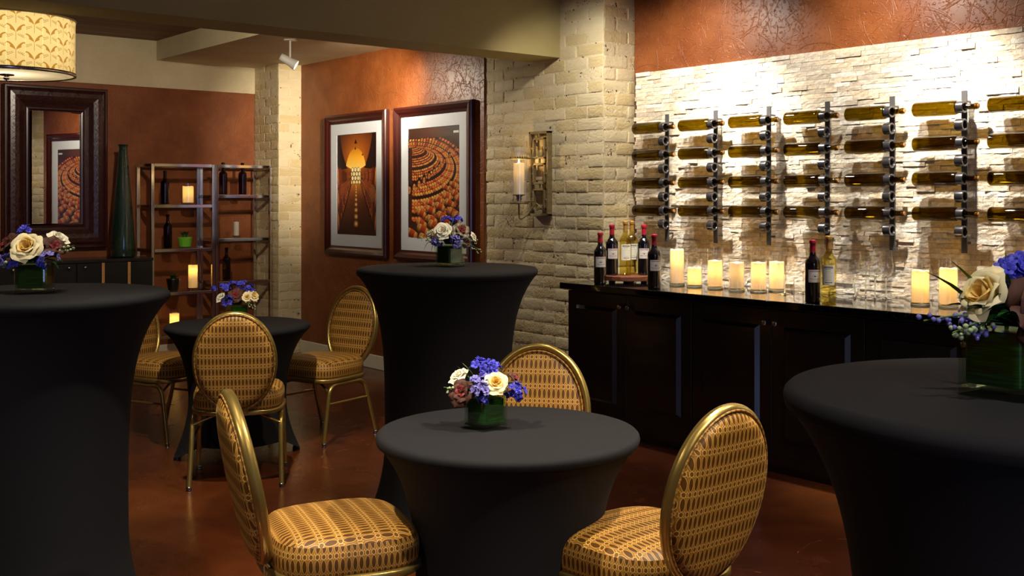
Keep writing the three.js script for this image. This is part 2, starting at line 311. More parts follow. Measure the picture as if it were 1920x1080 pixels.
// terracotta plaster
struct('wall_pictures', metricUV(span(XP - 0.012, 5.6, 0, CEIL, ZC, ZO)), M.plaster, 'rust orange trowelled plaster wall holding the two pictures');
struct('wall_mirror', metricUV(span(LEFT - 0.2, XC, 0, 2.405, ZM - 0.25, ZM)), M.plasterFlat, 'rust orange plaster wall behind the mirror and shelves');
struct('wall_frieze', metricUV(span(LEFT - 0.2, XC, 2.405, CEIL, ZM - 0.25, ZM + 0.012)), M.paint, 'cream painted band above the orange mirror wall');
struct('wall_bar', metricUV(span(XB + 0.012, 5.6, 0, CEIL, ZN, REAR + 0.2)), M.plaster, 'rust orange plaster wall above the stone at the bar');
struct('wall_left', metricUV(span(LEFT - 0.2, LEFT, 0, CEIL, ZM, REAR + 0.2)), M.plasterFlat, 'rust orange plaster wall on the left of the room');
// rear wall with the window opening
{
  const y0 = 0.65, y1 = 2.25, z0 = REAR, z1 = REAR + 0.2, cuts = [LEFT, ...WINDOWS.flat(), 5.6], solid = [];
  for (let k = 0; k < cuts.length; k += 2) solid.push(span(cuts[k], cuts[k + 1], 0, CEIL, z0, z1));
  for (const [x0, x1] of WINDOWS) solid.push(span(x0, x1, 0, y0, z0, z1), span(x0, x1, y1, CEIL, z0, z1));
  struct('wall_rear', metricUV(merge(solid)), M.paint, 'cream painted wall behind the camera with a window');
  WINDOWS.forEach(([x0, x1], n) => {
    const w = struct(`window_${n + 1}`, merge([span(x0, x0 + 0.05, y0, y1, z0, z0 + 0.06), span(x1 - 0.05, x1, y0, y1, z0, z0 + 0.06), span(x0, x1, y0, y0 + 0.05, z0, z0 + 0.06), span(x0, x1, y1 - 0.05, y1, z0, z0 + 0.06)]), M.white, 'tall window behind the camera with blue daylight');
    mesh('pane', span(x0 + 0.05, x1 - 0.05, y0 + 0.05, y1 - 0.05, z0 + 0.03, z0 + 0.036), std({ color: 0x101418, emissive: DAY, emissiveIntensity: 2.2 }), w);
  });
}
// soffit, cross beam, baseboards
struct('trim_1', metricUV(span(3.757, XP, 2.648, CEIL, ZM, -5.82)), M.paint, 'boxed cream soffit running along the ceiling above the pictures');
struct('trim_2', metricUV(span(LEFT, XP, 2.368, CEIL, -5.83, -5.516)), M.khaki, 'khaki painted cross beam spanning the room');
struct('baseboard_pictures', metricUV(rspan(XP - 0.03, XP - 0.011, 0, 0.115, ZC + 0.012, ZO, 0.006)), M.trim, 'cream baseboard along the picture wall');
struct('baseboard_mirror', metricUV(rspan(LEFT, XC, 0, 0.115, ZM, ZM + 0.018, 0.006)), M.trim, 'cream baseboard along the mirror wall');
// split-face stone: small courses of broken tiles on a dark bed
{
  const bed = struct('wall_stone', span(XB + 0.004, XB + 0.014, 0.7, 2.22, ZN + 0.012, -0.6), M.grout, 'white split face stone cladding behind the bottle rails');
  const CH = 0.0262, lengths = [0.05, 0.075, 0.1, 0.125, 0.16], rnd = mulberry(2024), kinds = [];
  for (const L of lengths) for (let s = 0; s < 4; s++) {
    const r = mulberry(L * 9999 + s * 7), nx = Math.max(3, Math.round(L / 0.03)), ny = 2, W = L - 0.0012, H = CH - 0.0012, pos = [], uv = [], idx = [], ou = r() * 2, ov = r() * 2;
    for (let j = -1; j <= ny + 1; j++) for (let i = -1; i <= nx + 1; i++) {
      const ci = Math.min(Math.max(i, 0), nx), cj = Math.min(Math.max(j, 0), ny), skirt = i < 0 || j < 0 || i > nx || j > ny;
      pos.push(ci / nx * W - W / 2, cj / ny * H - H / 2, skirt ? -0.03 : (r() - 0.5) * 0.004); uv.push(ci / nx * W + ou, cj / ny * H + ov + (skirt ? 0.01 : 0));
    }
    const row = nx + 3;
    for (let j = 0; j < ny + 2; j++) for (let i = 0; i < nx + 2; i++) { const a = j * row + i; idx.push(a, a + 1, a + row + 1, a, a + row + 1, a + row); }
    let g = new THREE.BufferGeometry(); g.setAttribute('position', new THREE.Float32BufferAttribute(pos, 3)); g.setAttribute('uv', new THREE.Float32BufferAttribute(uv, 2)); g.setIndex(idx); g = g.toNonIndexed(); g.computeVertexNormals();
    kinds.push({ L, g });
  }
  const tiles = [];
  for (let row = 0; row * CH + 0.8 < 2.215; row++) {
    let z = ZN + 0.012 + rnd() * 0.03;
    while (z < -0.62) { const k = kinds[Math.floor(rnd() * kinds.length)]; tiles.push({ k, z: z + k.L / 2, y: 0.8 + row * CH + CH / 2, out: rnd() * rnd() * rnd() * 0.014 - 0.001, tilt: (rnd() - 0.5) * 0.03, lean: (rnd() - 0.5) * 0.05, tone: Math.floor(rnd() * 5) }); z += k.L; }
  }
  const inView = (t) => t.z < -2.45 && t.y > 0.95 ? t.k.L / (XB * XB + t.z * t.z) : 0;
  tiles.sort((a, b) => inView(b) - inView(a));
  const rest = [], e = new THREE.Euler(0, 0, 0, 'YXZ'), m = new THREE.Matrix4(), q = new THREE.Quaternion();
  tiles.forEach((t, n) => {
    const x = XB - 0.008 - t.out; e.set(t.lean, -Math.PI / 2 + t.tilt, 0);
    if (n < 300) { const o = mesh('stone_tile', t.k.g, M.stone[t.tone], bed); o.position.set(x, t.y, t.z); o.rotation.copy(e); return; }
    const g = t.k.g.clone().applyMatrix4(m.compose(V(x, t.y, t.z), q.setFromEuler(e), V(1, 1, 1))), c = new THREE.Color(stoneTones[t.tone]), col = new Float32Array(g.attributes.position.count * 3);
    for (let i = 0; i < col.length; i += 3) { col[i] = c.r; col[i + 1] = c.g; col[i + 2] = c.b; }
    g.setAttribute('color', new THREE.BufferAttribute(col, 3)); rest.push(g);
  });
  const r = mesh('stone_tiles', mergeGeometries(rest), M.stoneRest, bed); r.userData.kind = 'stuff';
}

// ------------------------------------------------------------------ track heads (the lamps of the room)
for (const [at, to, cd, cone, pen, tint, where] of HEADS) {
  const visible = at[2] < -7 && at[0] > 4.2;
  const top = at[2] < -5.8 ? (at[0] > 3.757 ? 2.648 : CEIL) : CEIL, t = thing('track_spotlight', `small white spotlight ${where}`, 'spotlight', [at[0], top, at[2]], 0, 'ceiling spotlights');
  const drop = top - at[1] - 0.03;
  mesh('canopy', cyl(0.05, 0.05, 0.014, 24).translate(0, -0.014, 0), M.white, t);
  mesh('stem', cyl(0.008, 0.008, drop, 10).translate(0, -drop, 0), M.white, t);
  const can = new THREE.Mesh(lathe([[0, -0.085], [0.026, -0.083], [0.03, -0.06], [0.033, 0.0], [0.04, 0.035], [0.042, 0.052], [0.038, 0.052], [0.034, 0.03]], 28), M.white);
  can.name = 'can'; can.position.set(0, at[1] - top, 0); t.add(can);
  const dir = V(to[0] - at[0], to[1] - at[1], to[2] - at[2]).normalize();
  can.quaternion.setFromUnitVectors(V(0, 1, 0), dir);
  mesh('lens', lathe([[0, 0.046], [0.02, 0.043], [0.034, 0.032]], 24), M.lens, can);
  const l = new THREE.SpotLight(tint, cd, 0, cone, pen, 2);
  l.position.set(...at).addScaledVector(dir, 0.06); l.target.position.set(...to); l.shadow.radius = 1.4;
  scene.add(l); scene.add(l.target);
}

// ------------------------------------------------------------------ the bar: cabinets, worktop
const ZE = -0.75, CF = 4.62, TOP = 0.9;
{
  // each unit: two doors with raised panels, knobs at the meeting stiles
  const edges = [[-5.075, -4.06], [-4.06, -2.976], [-2.976, -1.9], [-1.9, -0.83]];
  const say = ['black two-door base cabinet against the brick pier', 'black two-door base cabinet below the lit candles', 'black two-door base cabinet below the wine glasses', 'black base cabinet at the near end of the bar'];
  edges.forEach(([a, b], n) => {
    const W = b - a, t = thing('base_cabinet', say[n], 'cabinet', [CF, 0, a], 0, 'black base cabinets of the bar');
    mesh('body', span(0.022, XB - CF - 0.02, 0.1, 0.858, 0.002, W - 0.002), M.blackWood, t);
    mesh('toe_kick', span(0.05, XB - CF - 0.02, 0.0, 0.1, 0.002, W - 0.002), M.blackWood, t);
    for (const k of [0, 1]) {
      const z0 = k ? W / 2 + 0.0015 : 0.003, z1 = k ? W - 0.003 : W / 2 - 0.0015, y0 = 0.108, y1 = 0.85;
      const d = mesh('door', rspan(0, 0.022, y0, y1, z0, z1, 0.003), M.blackWood, t);
      // raised panel: a flat field with sloping borders, behind a fine bead
      const pz0 = z0 + 0.075, pz1 = z1 - 0.075, py0 = y0 + 0.085, py1 = y1 - 0.085, s = 0.02, h = 0.02;
      const P = (z, y, x) => [x, y, z], ring = [P(pz0, py0, 0.001), P(pz1, py0, 0.001), P(pz1, py1, 0.001), P(pz0, py1, 0.001)], inn = [P(pz0 + s, py0 + s, -h), P(pz1 - s, py0 + s, -h), P(pz1 - s, py1 - s, -h), P(pz0 + s, py1 - s, -h)], pos = [];
      const quad = (A, B, C, D) => pos.push(...A, ...B, ...C, ...A, ...C, ...D);
      for (let i = 0; i < 4; i++) { const j = (i + 1) % 4; quad(ring[i], ring[j], inn[j], inn[i]); }
      quad(inn[0], inn[1], inn[2], inn[3]);
      const g = new THREE.BufferGeometry(); g.setAttribute('position', new THREE.Float32BufferAttribute(pos, 3)); g.setAttribute('uv', new THREE.Float32BufferAttribute(new Float32Array(pos.length / 3 * 2), 2)); g.computeVertexNormals();
      mesh('panel', g, M.blackWood, d);
      const kz = k ? z0 + 0.032 : z1 - 0.032;
      mesh('knob', lathe([[0.006, 0], [0.006, 0.012], [0.014, 0.017], [0.016, 0.024], [0.012, 0.03], [0, 0.032]], 20).rotateZ(Math.PI / 2).translate(-0.001, y1 - 0.07, kz), M.nickel, d);
    }
  });
  const w = thing('worktop', 'polished black stone worktop running along the bar wall', 'worktop', [0, 0, 0]);
  mesh('slab', metricUV(rspan(4.555, XB - 0.012, 0.86, TOP, ZN + 0.012, ZE, 0.006)), M.granite, w);
}

// ------------------------------------------------------------------ bottle rails and bottles on the stone wall
const bottleProfile = (R, H) => [[0.0001, 0.012], [R * 0.5, 0.008], [R * 0.82, 0.0], [R * 0.96, 0.002], [R, 0.008], [R, H * 0.615], [R * 0.985, H * 0.645], [R * 0.9, H * 0.678], [R * 0.7, H * 0.71], [R * 0.49, H * 0.74], [R * 0.395, H * 0.78], [R * 0.36, H * 0.94], [R * 0.44, H * 0.945], [R * 0.44, H * 0.985], [R * 0.36, H], [R * 0.26, H * 0.995]];
{
  const BX = 5.12, ys = [1.868, 1.694, 1.517, 1.343], empty = [1.781, 1.606, 1.430, 1.257], zs = [0, 1, 2, 3, 4, 5, 6].map((k) => -4.734 + k * 0.3936);
  const nth = ['first', 'second', 'third', 'fourth', 'fifth', 'sixth', 'seventh'], rowName = ['top', 'second', 'third', 'bottom'];
  const ringGeo = lathe([[0.0195, -0.021], [0.029, -0.021], [0.0305, -0.019], [0.0305, 0.019], [0.029, 0.021], [0.0195, 0.021], [0.0195, -0.021]], 32).rotateX(Math.PI / 2);
  const stand = cyl(0.006, 0.006, 0.05, 10).rotateZ(-Math.PI / 2);
  const bottle = lathe(bottleProfile(0.037, 0.335), 40).rotateX(Math.PI / 2);
  const cork = cyl(0.0105, 0.0098, 0.02, 14).rotateX(Math.PI / 2);
  let r0, b0;
  zs.forEach((z, c) => {
    const label = `dark steel bottle rail with round holders, ${nth[c]} from the brick pier`;
    if (!r0) {
      r0 = thing('bottle_rail', label, 'bottle rail', [BX, 0, z], 0, 'bottle rails on the stone wall');
      mesh('bar', rspan(0.0305, 0.0385, 1.15, 1.951, -0.015, 0.015, 0.002), M.rackBar, r0);
      for (const y of [...ys, ...empty]) { mesh('holder_ring', ringGeo, M.rackSteel, r0).position.y = y; }
      for (const y of [1.9, 1.2]) mesh('standoff', stand, M.rackSteel, r0).position.set(0.038, y, 0);
    } else copyOf(r0, [BX, 0, z], 0, label, 'bottle rails on the stone wall');
    ys.forEach((y, r) => {
      const bl = `empty amber wine bottle lying in the ${rowName[r]} row, ${nth[c]} column from the brick pier`;
      if (!b0) {
        b0 = thing('wall_bottle', bl, 'bottle', [BX, y, z - 0.245], 0, 'amber bottles on the wall rails');
        mesh('glass', bottle, M.amber, b0);
        mesh('cork', cork, M.oak, b0).position.set(0, 0, 0.318);
      } else copyOf(b0, [BX, y, z - 0.245], 0, bl, 'amber bottles on the wall rails');
    });
  });
}

// ------------------------------------------------------------------ wine bottles standing on the worktop
function labelTex(kind) {
  return canvasTex(512, 512, (g, w, h) => {
    g.fillStyle = kind === 'red' ? '#cfc8bf' : '#e6e1cf'; g.fillRect(0, 0, w, h);
    const r = mulberry(kind === 'red' ? 8 : 9);
    const line = (y, x0, x1, hgt, tone) => { g.fillStyle = tone; for (let x = x0; x < x1; x += 0) { const k = 6 + r() * 16; g.fillRect(x, y + r() * 3, k * 0.72, hgt * (0.75 + r() * 0.3)); x += k; } };
    if (kind === 'red') {
      g.fillStyle = '#8d5560'; g.fillRect(0, 0, w, 26); g.fillRect(0, h - 26, w, 12);
      line(60, 50, 462, 44, '#4a3a40');
      for (let k = 0; k <= 8; k++) { const a = Math.PI + k * Math.PI / 8; g.fillStyle = '#37322f'; g.beginPath(); g.arc(256 + Math.cos(a) * 92, 300 + Math.sin(a) * 92, 11, 0, 7); g.fill(); }
      g.beginPath(); g.arc(256, 300, 52, Math.PI, 0); g.fill();
      line(360, 70, 440, 30, '#473d3d'); line(420, 120, 400, 18, '#7b6a68');
    } else {
      line(28, 80, 432, 56, '#2b2926'); line(96, 150, 360, 20, '#56524a'); line(150, 170, 340, 12, '#86806f');
      line(190, 90, 420, 10, '#a09a86'); for (let y = 220; y < 330; y += 26) line(y, 110, 400, 7, '#b7b19c');
      line(370, 150, 370, 16, '#847e6a'); line(425, 130, 400, 30, '#413c33'); line(474, 210, 300, 12, '#6c665a');
    }
  });
}
{
  M.redLabel = std({ map: labelTex('red'), roughness: 0.7 }); M.whiteLabel = std({ map: labelTex('white'), roughness: 0.7 });
  M.redCapsule = std({ color: 0xa01228, roughness: 0.4 }); M.goldCapsule = std({ color: 0xb98a3e, roughness: 0.35, metalness: 0.4 });
  const facing = Math.atan2(-0.62, 0.78);
  const wrap = (R, y0, y1, arc) => { const g = new THREE.CylinderGeometry(R, R, y1 - y0, 24, 1, true, -arc / 2, arc); return g.translate(0, (y0 + y1) / 2, 0); };
  function wine(kind, label, pos, turn) {
    const H = kind === 'red' ? 0.313 : 0.335, R = kind === 'red' ? 0.0385 : 0.037, t = thing('wine_bottle', label, 'wine bottle', pos, facing + turn, 'full wine bottles on the bar');
    mesh('glass', lathe(bottleProfile(R, H), 40), kind === 'red' ? M.redWine : M.whiteWine, t);
    mesh('capsule', lathe([[R * 0.392, H * 0.8], [R * 0.372, H * 0.94], [R * 0.455, H * 0.944], [R * 0.455, H * 0.99], [R * 0.38, H * 1.003], [0, H * 1.003]], 24), kind === 'red' ? M.redCapsule : M.goldCapsule, t);
    mesh('paper_label', kind === 'red' ? wrap(R + 0.0006, 0.104, 0.168, 1.75) : wrap(R + 0.0006, 0.094, 0.192, 1.75), kind === 'red' ? M.redLabel : M.whiteLabel, t);
    if (kind === 'white') mesh('punt', lathe([[0, 0.034], [0.012, 0.03], [0.026, 0.008], [0.034, 0.003]], 24), M.clear, t);
    return t;
  }
  wine('red', 'red wine bottle standing alone on the worktop end by the brick pier', [4.655, TOP, -4.822], 0);
  wine('red', 'red wine bottle on the wooden slab, beside the white wine on its brick side', [4.80, 0.944, -4.868], 0.1);
  wine('white', 'front white wine bottle on the wooden slab', [4.872, 0.944, -4.822], 0);
  wine('white', 'white wine bottle half hidden behind another on the wooden slab', [4.963, 0.944, -4.855], 0.1);
  wine('red', 'red wine bottle on the wooden slab, behind the one on the worktop', [4.967, 0.944, -4.755], -0.1);
  wine('red', 'red wine bottle on the worktop in front of the wooden slab, near the tallest candle', [4.655, TOP, -4.375], 0.1);
  wine('red', 'red wine bottle beside a single white one, past the candles', [4.632, TOP, -3.278], 0);
  wine('white', 'white wine bottle beside a single red one, past the candles', [4.645, TOP, -3.195], -0.35);
  const s = thing('serving_slab', 'round rustic wooden slab holding four wine bottles', 'board', [4.873, TOP, -4.80]);
  const rnd = mulberry(14), pts = []; for (let k = 0; k < 40; k++) { const a = k / 40 * Math.PI * 2, R = 0.150 + (rnd() - 0.5) * 0.006; pts.push(new THREE.Vector2(Math.cos(a) * R, Math.sin(a) * R * 0.97)); }
  mesh('slab', metricUV(new THREE.ExtrudeGeometry(new THREE.Shape(pts), { depth: 0.022, bevelEnabled: true, bevelSize: 0.003, bevelThickness: 0.003, bevelSegments: 2 }).rotateX(-Math.PI / 2).translate(0, 0.019, 0)), M.slab, s);
  for (const a of [0.6, 2.2, 3.8, 5.4]) mesh('foot', cyl(0.02, 0.02, 0.018, 16).translate(Math.cos(a) * 0.1, 0, Math.sin(a) * 0.1), M.slab, s);
}

// ------------------------------------------------------------------ candles: glass cylinder, wax pillar, the lamp inside it
function waxCandle(label, pos, R, H, power, group) {
  const t = thing('pillar_candle', label, 'candle', pos, 0, group), rnd = mulberry(Math.round(H * 1e5)), seg = 40, pts = [];
  const g = lathe([[0, 0], [R * 0.97, 0], [R, 0.003], [R, H * 0.5], [R, H - 0.008], [R * 0.985, H - 0.001], [R * 0.93, H], [R * 0.86, H - 0.004], [R * 0.7, H - 0.012], [R * 0.3, H - 0.014], [0, H - 0.014]], seg);
  const p = g.attributes.position; for (let i = 0; i < p.count; i++) if (p.getY(i) > H - 0.006) { const a = Math.atan2(p.getZ(i), p.getX(i)); p.setY(i, p.getY(i) + 0.002 * Math.sin(3 * a + H * 70) + 0.0012 * Math.sin(7 * a)); }
  g.computeVertexNormals();
  mesh('wax', g, M.wax, t);
  mesh('wick', cyl(0.0012, 0.001, 0.012, 6).translate(0, H - 0.014, 0), M.blackWood, t);
  if (power) {
    mesh('flame', new THREE.SphereGeometry(0.006, 12, 8).scale(1, 1.7, 1).translate(0, H - 0.05, 0), M.flame, t);
    const l = new THREE.PointLight(new THREE.Color(1.0, 0.52, 0.09), power * 0.26, 0, 2); l.position.set(pos[0], pos[1] + H - 0.05, pos[2]); l.shadow.radius = 0.3; scene.add(l);
  }
  return t;
}
function glassCylinder(label, pos, R, H, group) {
  const t = thing('glass_cylinder', label, 'candle holder', pos, 0, group);
  mesh('glass', lathe([[R, 0.012], [R, H - 0.001], [R - 0.0006, H], [R - 0.0024, H], [R - 0.003, H - 0.001], [R - 0.003, 0.012]], 40), M.clear, t);
  mesh('base', lathe([[0, 0], [R - 0.002, 0], [R, 0.002], [R, 0.0115], [0, 0.0115]], 40), M.thickGlass, t);
  return t;
}
{
  const gc = 'glass candle cylinders on the bar', gw = 'pillar candles on the bar';
  const list = [['tallest pillar candle, next to the red wine bottle', [4.955, -4.47], 0.215, 0.222, 0.16], ['shortest pillar candle on the bar', [4.945, -4.325], 0.112, 0.165, 0.12], ['third candle from the wine bottles', [4.95, -4.172], 0.160, 0.238, 0.15],
    ['unlit-looking pale fourth candle from the wine bottles', [4.93, -3.998], 0.157, 0.19, 0.03], ['fifth candle from the wine bottles', [4.965, -3.872], 0.162, 0.245, 0.15], ['candle behind the first wine glass', [5.085, -3.84], 0.163, 0.225, 0.13],
    ['candle beside the flowers at the near end of the bar', [4.955, -2.885], 0.168, 0.2, 0.16], ['candle partly behind the big rose', [4.965, -2.745], 0.185, 0.235, 0.16], ['candle behind the blue flowers at the frame edge', [5.06, -2.53], 0.205, 0.25, 0.06]];
  for (const [say, [x, z], h, gh, pw] of list) { glassCylinder(`clear glass cylinder around the ${say}`, [x, TOP, z], 0.046, gh, gc); waxCandle(`ivory ${say}`, [x, TOP + 0.0125, z], 0.0405, h - 0.012, pw, gw); }
}

// ------------------------------------------------------------------ wine glasses
{
  const bowl = lathe([[0.0, 0.108], [0.008, 0.110], [0.022, 0.120], [0.034, 0.140], [0.0385, 0.160], [0.037, 0.190], [0.031, 0.225], [0.028, 0.246], [0.0272, 0.246], [0.030, 0.225], [0.036, 0.190], [0.0375, 0.160], [0.033, 0.141], [0.021, 0.122], [0.0, 0.113]], 36), stem = lathe([[0.0, 0.112], [0.005, 0.108], [0.0036, 0.09], [0.0034, 0.03], [0.006, 0.010], [0.018, 0.004], [0.034, 0.0018], [0.0345, 0.0008], [0.033, 0], [0, 0]], 28);
  const list = [['in front of the sixth candle', 4.925, -3.665], ['behind the first glass, nearer the wall', 5.075, -3.655], ['nearest the red bottle, against the wall', 5.125, -3.52], ['first past the white wine bottle', 5.03, -3.30], ['second past the white wine bottle', 5.02, -3.175], ['third past the white wine bottle', 5.105, -3.165], ['against the wall past the white wine bottle', 5.13, -3.30]];
  let first;
  for (const [say, x, z] of list) {
    const label = `clear stemmed wine glass ${say}`;
    if (!first) { first = thing('wine_glass', label, 'wine glass', [x, TOP, z], 0, 'wine glasses on the bar'); mesh('bowl', bowl, M.clear, first); mesh('stem', stem, M.thickGlass, first); }
    else copyOf(first, [x, TOP, z], 0, label, 'wine glasses on the bar');
  }
}

// ------------------------------------------------------------------ tables under stretch covers
function stretchTable(name, label, pos, height, waist, turn, group) {
  const R = 0.395, t = thing(name, label, 'table', pos, turn, group), seg = 96, rows = 40;
  // top with a rolled edge
  mesh('cover_top', lathe([[0, height], [R * 0.5, height], [R - 0.02, height], [R - 0.009, height - 0.002], [R - 0.002, height - 0.009], [R, height - 0.018], [R - 0.003, height - 0.030], [R - 0.012, height - 0.037]], seg), M.spandex, t);
  const pos3 = [], uv = [], idx = [], feet = Math.PI / 4;
  for (let j = 0; j <= rows; j++) for (let i = 0; i <= seg; i++) {
    const a = i / seg * Math.PI * 2, f = Math.pow(Math.max(0, Math.cos(2 * (a - feet))), 3), hem = 0.012 + 0.075 * (1 - f), s = j / rows, y = (height - 0.036) * (1 - s) + hem * s, drop = height - 0.036 - y;
    const low = Math.max(0, 1 - y / 0.36), r = waist + (R - 0.012 - waist) * Math.exp(-drop / 0.15) + low * low * (0.03 + 0.06 * f) + 0.02 * Math.max(0, 1 - y / height) * f;
    pos3.push(Math.cos(a) * r, y, Math.sin(a) * r); uv.push(a * 0.3, y);
  }
  for (let j = 0; j < rows; j++) for (let i = 0; i < seg; i++) { const a = j * (seg + 1) + i, b = a + 1, c = a + seg + 1, d = c + 1; idx.push(a, b, d, a, d, c); }
  const g = new THREE.BufferGeometry(); g.setAttribute('position', new THREE.Float32BufferAttribute(pos3, 3)); g.setAttribute('uv', new THREE.Float32BufferAttribute(uv, 2)); g.setIndex(idx); g.computeVertexNormals();
  mesh('cover_skirt', g, M.spandex, t);
  mesh('seam', new THREE.TorusGeometry(R - 0.0125, 0.0016, 6, seg).rotateX(Math.PI / 2).translate(0, height - 0.037, 0), M.spandex, t);
  for (let k = 0; k < 4; k++) { const a = feet + k * Math.PI / 2; mesh('foot_cup', cyl(0.022, 0.018, 0.02, 16).translate(Math.cos(a) * (waist + 0.085), 0, Math.sin(a) * (waist + 0.085)), M.blackWood, t); }
  return t;
}
const LOW = 0.725, HIGH = 1.12;
stretchTable('low_table', 'low round table in front under a black stretch cover, between gold chairs', [2.085, 0, -2.558], LOW, 0.252, 0.2, 'low black tables');
stretchTable('low_table', 'far low round table under a black stretch cover, in front of the chrome shelves', [2.696, 0, -5.68], LOW, 0.240, 0.5, 'low black tables');
stretchTable('tall_table', 'tall cocktail table under a black stretch cover in front of the pictures', [2.823, 0, -3.88], HIGH, 0.262, -0.1, 'tall black cocktail tables');
stretchTable('tall_table', 'tall cocktail table under a black stretch cover below the mirror and drum lamp', [1.07, 0, -3.677], HIGH, 0.25, 0.3, 'tall black cocktail tables');
stretchTable('tall_table', 'tall cocktail table under a black stretch cover beside the bar, nearest the camera', [1.711, 0, -0.785], HIGH, 0.262, 0, 'tall black cocktail tables');

// ------------------------------------------------------------------ chairs
function planPoint(a, k) {                                                   // rounded square seat, a little narrower behind
  const c = Math.cos(a), s = Math.sin(a), n = 3.6, r = 1 / Math.pow(Math.abs(c) ** n + Math.abs(s) ** n, 1 / n), z = s * r * 0.213 * k;
  return [c * r * (0.222 + z * 0.05) * k, z];
}
function sweepPlan(profile, seg = 72, topUV = true) {
  const pos = [], uv = [], idx = [];
  let len = 0; const acc = [0]; for (let i = 1; i <= seg; i++) { const A = planPoint((i - 1) / seg * 6.28318, 1), B = planPoint(i / seg * 6.28318, 1); len += Math.hypot(A[0] - B[0], A[1] - B[1]); acc.push(len); }
  profile.forEach(([k, y]) => { for (let i = 0; i <= seg; i++) { const [x, z] = planPoint(i / seg * 6.283185, k); pos.push(x, y, z); topUV ? uv.push(x, z) : uv.push(acc[i], y); } });
  for (let j = 0; j + 1 < profile.length; j++) for (let i = 0; i < seg; i++) { const a = j * (seg + 1) + i, b = a + 1, c = a + seg + 1, d = c + 1; idx.push(a, c, d, a, d, b); }
  const g = new THREE.BufferGeometry(); g.setAttribute('position', new THREE.Float32BufferAttribute(pos, 3)); g.setAttribute('uv', new THREE.Float32BufferAttribute(uv, 2)); g.setIndex(idx); g.computeVertexNormals();
  return g;
}
function makeChair(label, pos, turn, group) {
  const t = thing('banquet_chair', label, 'chair', pos, turn, group), S = 0.365;
  const side = sweepPlan([[0.9, S + 0.012], [0.985, S + 0.014], [1.0, S + 0.03], [1.006, S + 0.055], [0.995, S + 0.078], [0.965, S + 0.094]], 72, false);
  const top = sweepPlan([[0.965, S + 0.094], [0.9, S + 0.108], [0.78, S + 0.117], [0.6, S + 0.122], [0.35, S + 0.125], [0.001, S + 0.126]], 72, true);
  mesh('seat', merge([side, top]), M.fabric, t);
  mesh('seat_frame', sweepPlan([[0.90, S - 0.012], [1.0, S - 0.012], [1.03, S - 0.006], [1.03, S + 0.008], [1.0, S + 0.014], [0.9, S + 0.014]], 72, false), M.gold, t);
  mesh('seat_board', sweepPlan([[0.92, S - 0.006], [0.4, S - 0.006], [0.001, S - 0.006]], 48, true), M.blackWood, t);
  for (const s of [-1, 1]) {
    const x = 0.212 * s, front = [[x * 1.04, 0.02, 0.208], [x, S - 0.024, 0.150], [x, S - 0.024, 0.0]], rear = [[x * 1.04, 0.02, -0.235], [x, S - 0.024, -0.140], [x, S - 0.024, 0.0]];
    for (const p of [front, rear]) {
      const leg = mesh('leg', bent(p, 0.0125, 0.06, 36, 10), M.gold, t);
      mesh('glide', lathe([[0, 0], [0.013, 0], [0.014, 0.004], [0.010, 0.008], [0.0135, 0.012], [0.0135, 0.022], [0, 0.022]], 14).translate(p[0][0], 0, p[0][2]), M.glide, leg);
    }
    mesh('stretcher', bent([[x * 1.02, 0.235, 0.172], [x * 1.02, 0.235, -0.172]], 0.008, 0.01, 6, 8), M.gold, t);
    for (const z of [0.12, -0.12]) mesh('brace', bent([[x * 0.98, S - 0.06, z * 1.3], [x * 0.45, S - 0.016, z]], 0.007, 0.01, 6, 8), M.gold, t);
  }
  // oval back, leaning
  const B = new THREE.Group(), A = 0.177, H = 0.231, rim = 0.0175, lean = -0.20, cy = 0.626, cz = -0.272;
  const place = (g) => g.rotateX(lean).translate(0, cy, cz);
  const dome = (bulge, z0, flip, more = 0, edge = 0) => {
    const pos = [], uv = [], idx = [], R = 28, seg = 64;
    for (let j = 0; j <= R; j++) for (let i = 0; i <= seg; i++) { const a = i / seg * 6.283185, k = j / R, x = Math.cos(a) * (A + more) * k, y = Math.sin(a) * (H + more) * k, z = z0 + bulge * (Math.pow(1 - k ** 4, 0.8)) + edge * Math.sqrt(1 - Math.min(1, k ** 14)); pos.push(x, y, flip ? -z : z); uv.push(x + 0.5, y + 0.5); }
    for (let j = 0; j < R; j++) for (let i = 0; i < seg; i++) { const a = j * (seg + 1) + i, b = a + 1, c = a + seg + 1, d = c + 1; flip ? idx.push(a, d, c, a, b, d) : idx.push(a, c, d, a, d, b); }
    const g = new THREE.BufferGeometry(); g.setAttribute('position', new THREE.Float32BufferAttribute(pos, 3)); g.setAttribute('uv', new THREE.Float32BufferAttribute(uv, 2)); g.setIndex(idx); g.computeVertexNormals(); return g;
  };
  mesh('backrest', place(merge([dome(0.024, 0.004, false), dome(0.008, 0.002, true, 0.0115, 0.03)])), M.fabric, t);
  const ovalRing = (a, b, w, d, z = 0) => {                                   // elliptic section swept round the oval
    const pos = [], uv = [], idx = [], n = 80, m = 14;
    for (let i = 0; i <= n; i++) for (let j = 0; j <= m; j++) { const p = i / n * 6.283185, q = j / m * 6.283185, nx = Math.cos(p) * b, ny = Math.sin(p) * a, l = Math.hypot(nx, ny), k = Math.cos(q) * w; pos.push(Math.cos(p) * a + nx / l * k, Math.sin(p) * b + ny / l * k, z + Math.sin(q) * d); uv.push(i / n, j / m); }
    for (let i = 0; i < n; i++) for (let j = 0; j < m; j++) { const A2 = i * (m + 1) + j, B2 = A2 + 1, C = A2 + m + 1, D = C + 1; idx.push(A2, C, D, A2, D, B2); }
    const g = new THREE.BufferGeometry(); g.setAttribute('position', new THREE.Float32BufferAttribute(pos, 3)); g.setAttribute('uv', new THREE.Float32BufferAttribute(uv, 2)); g.setIndex(idx); g.computeVertexNormals(); return g;
  };
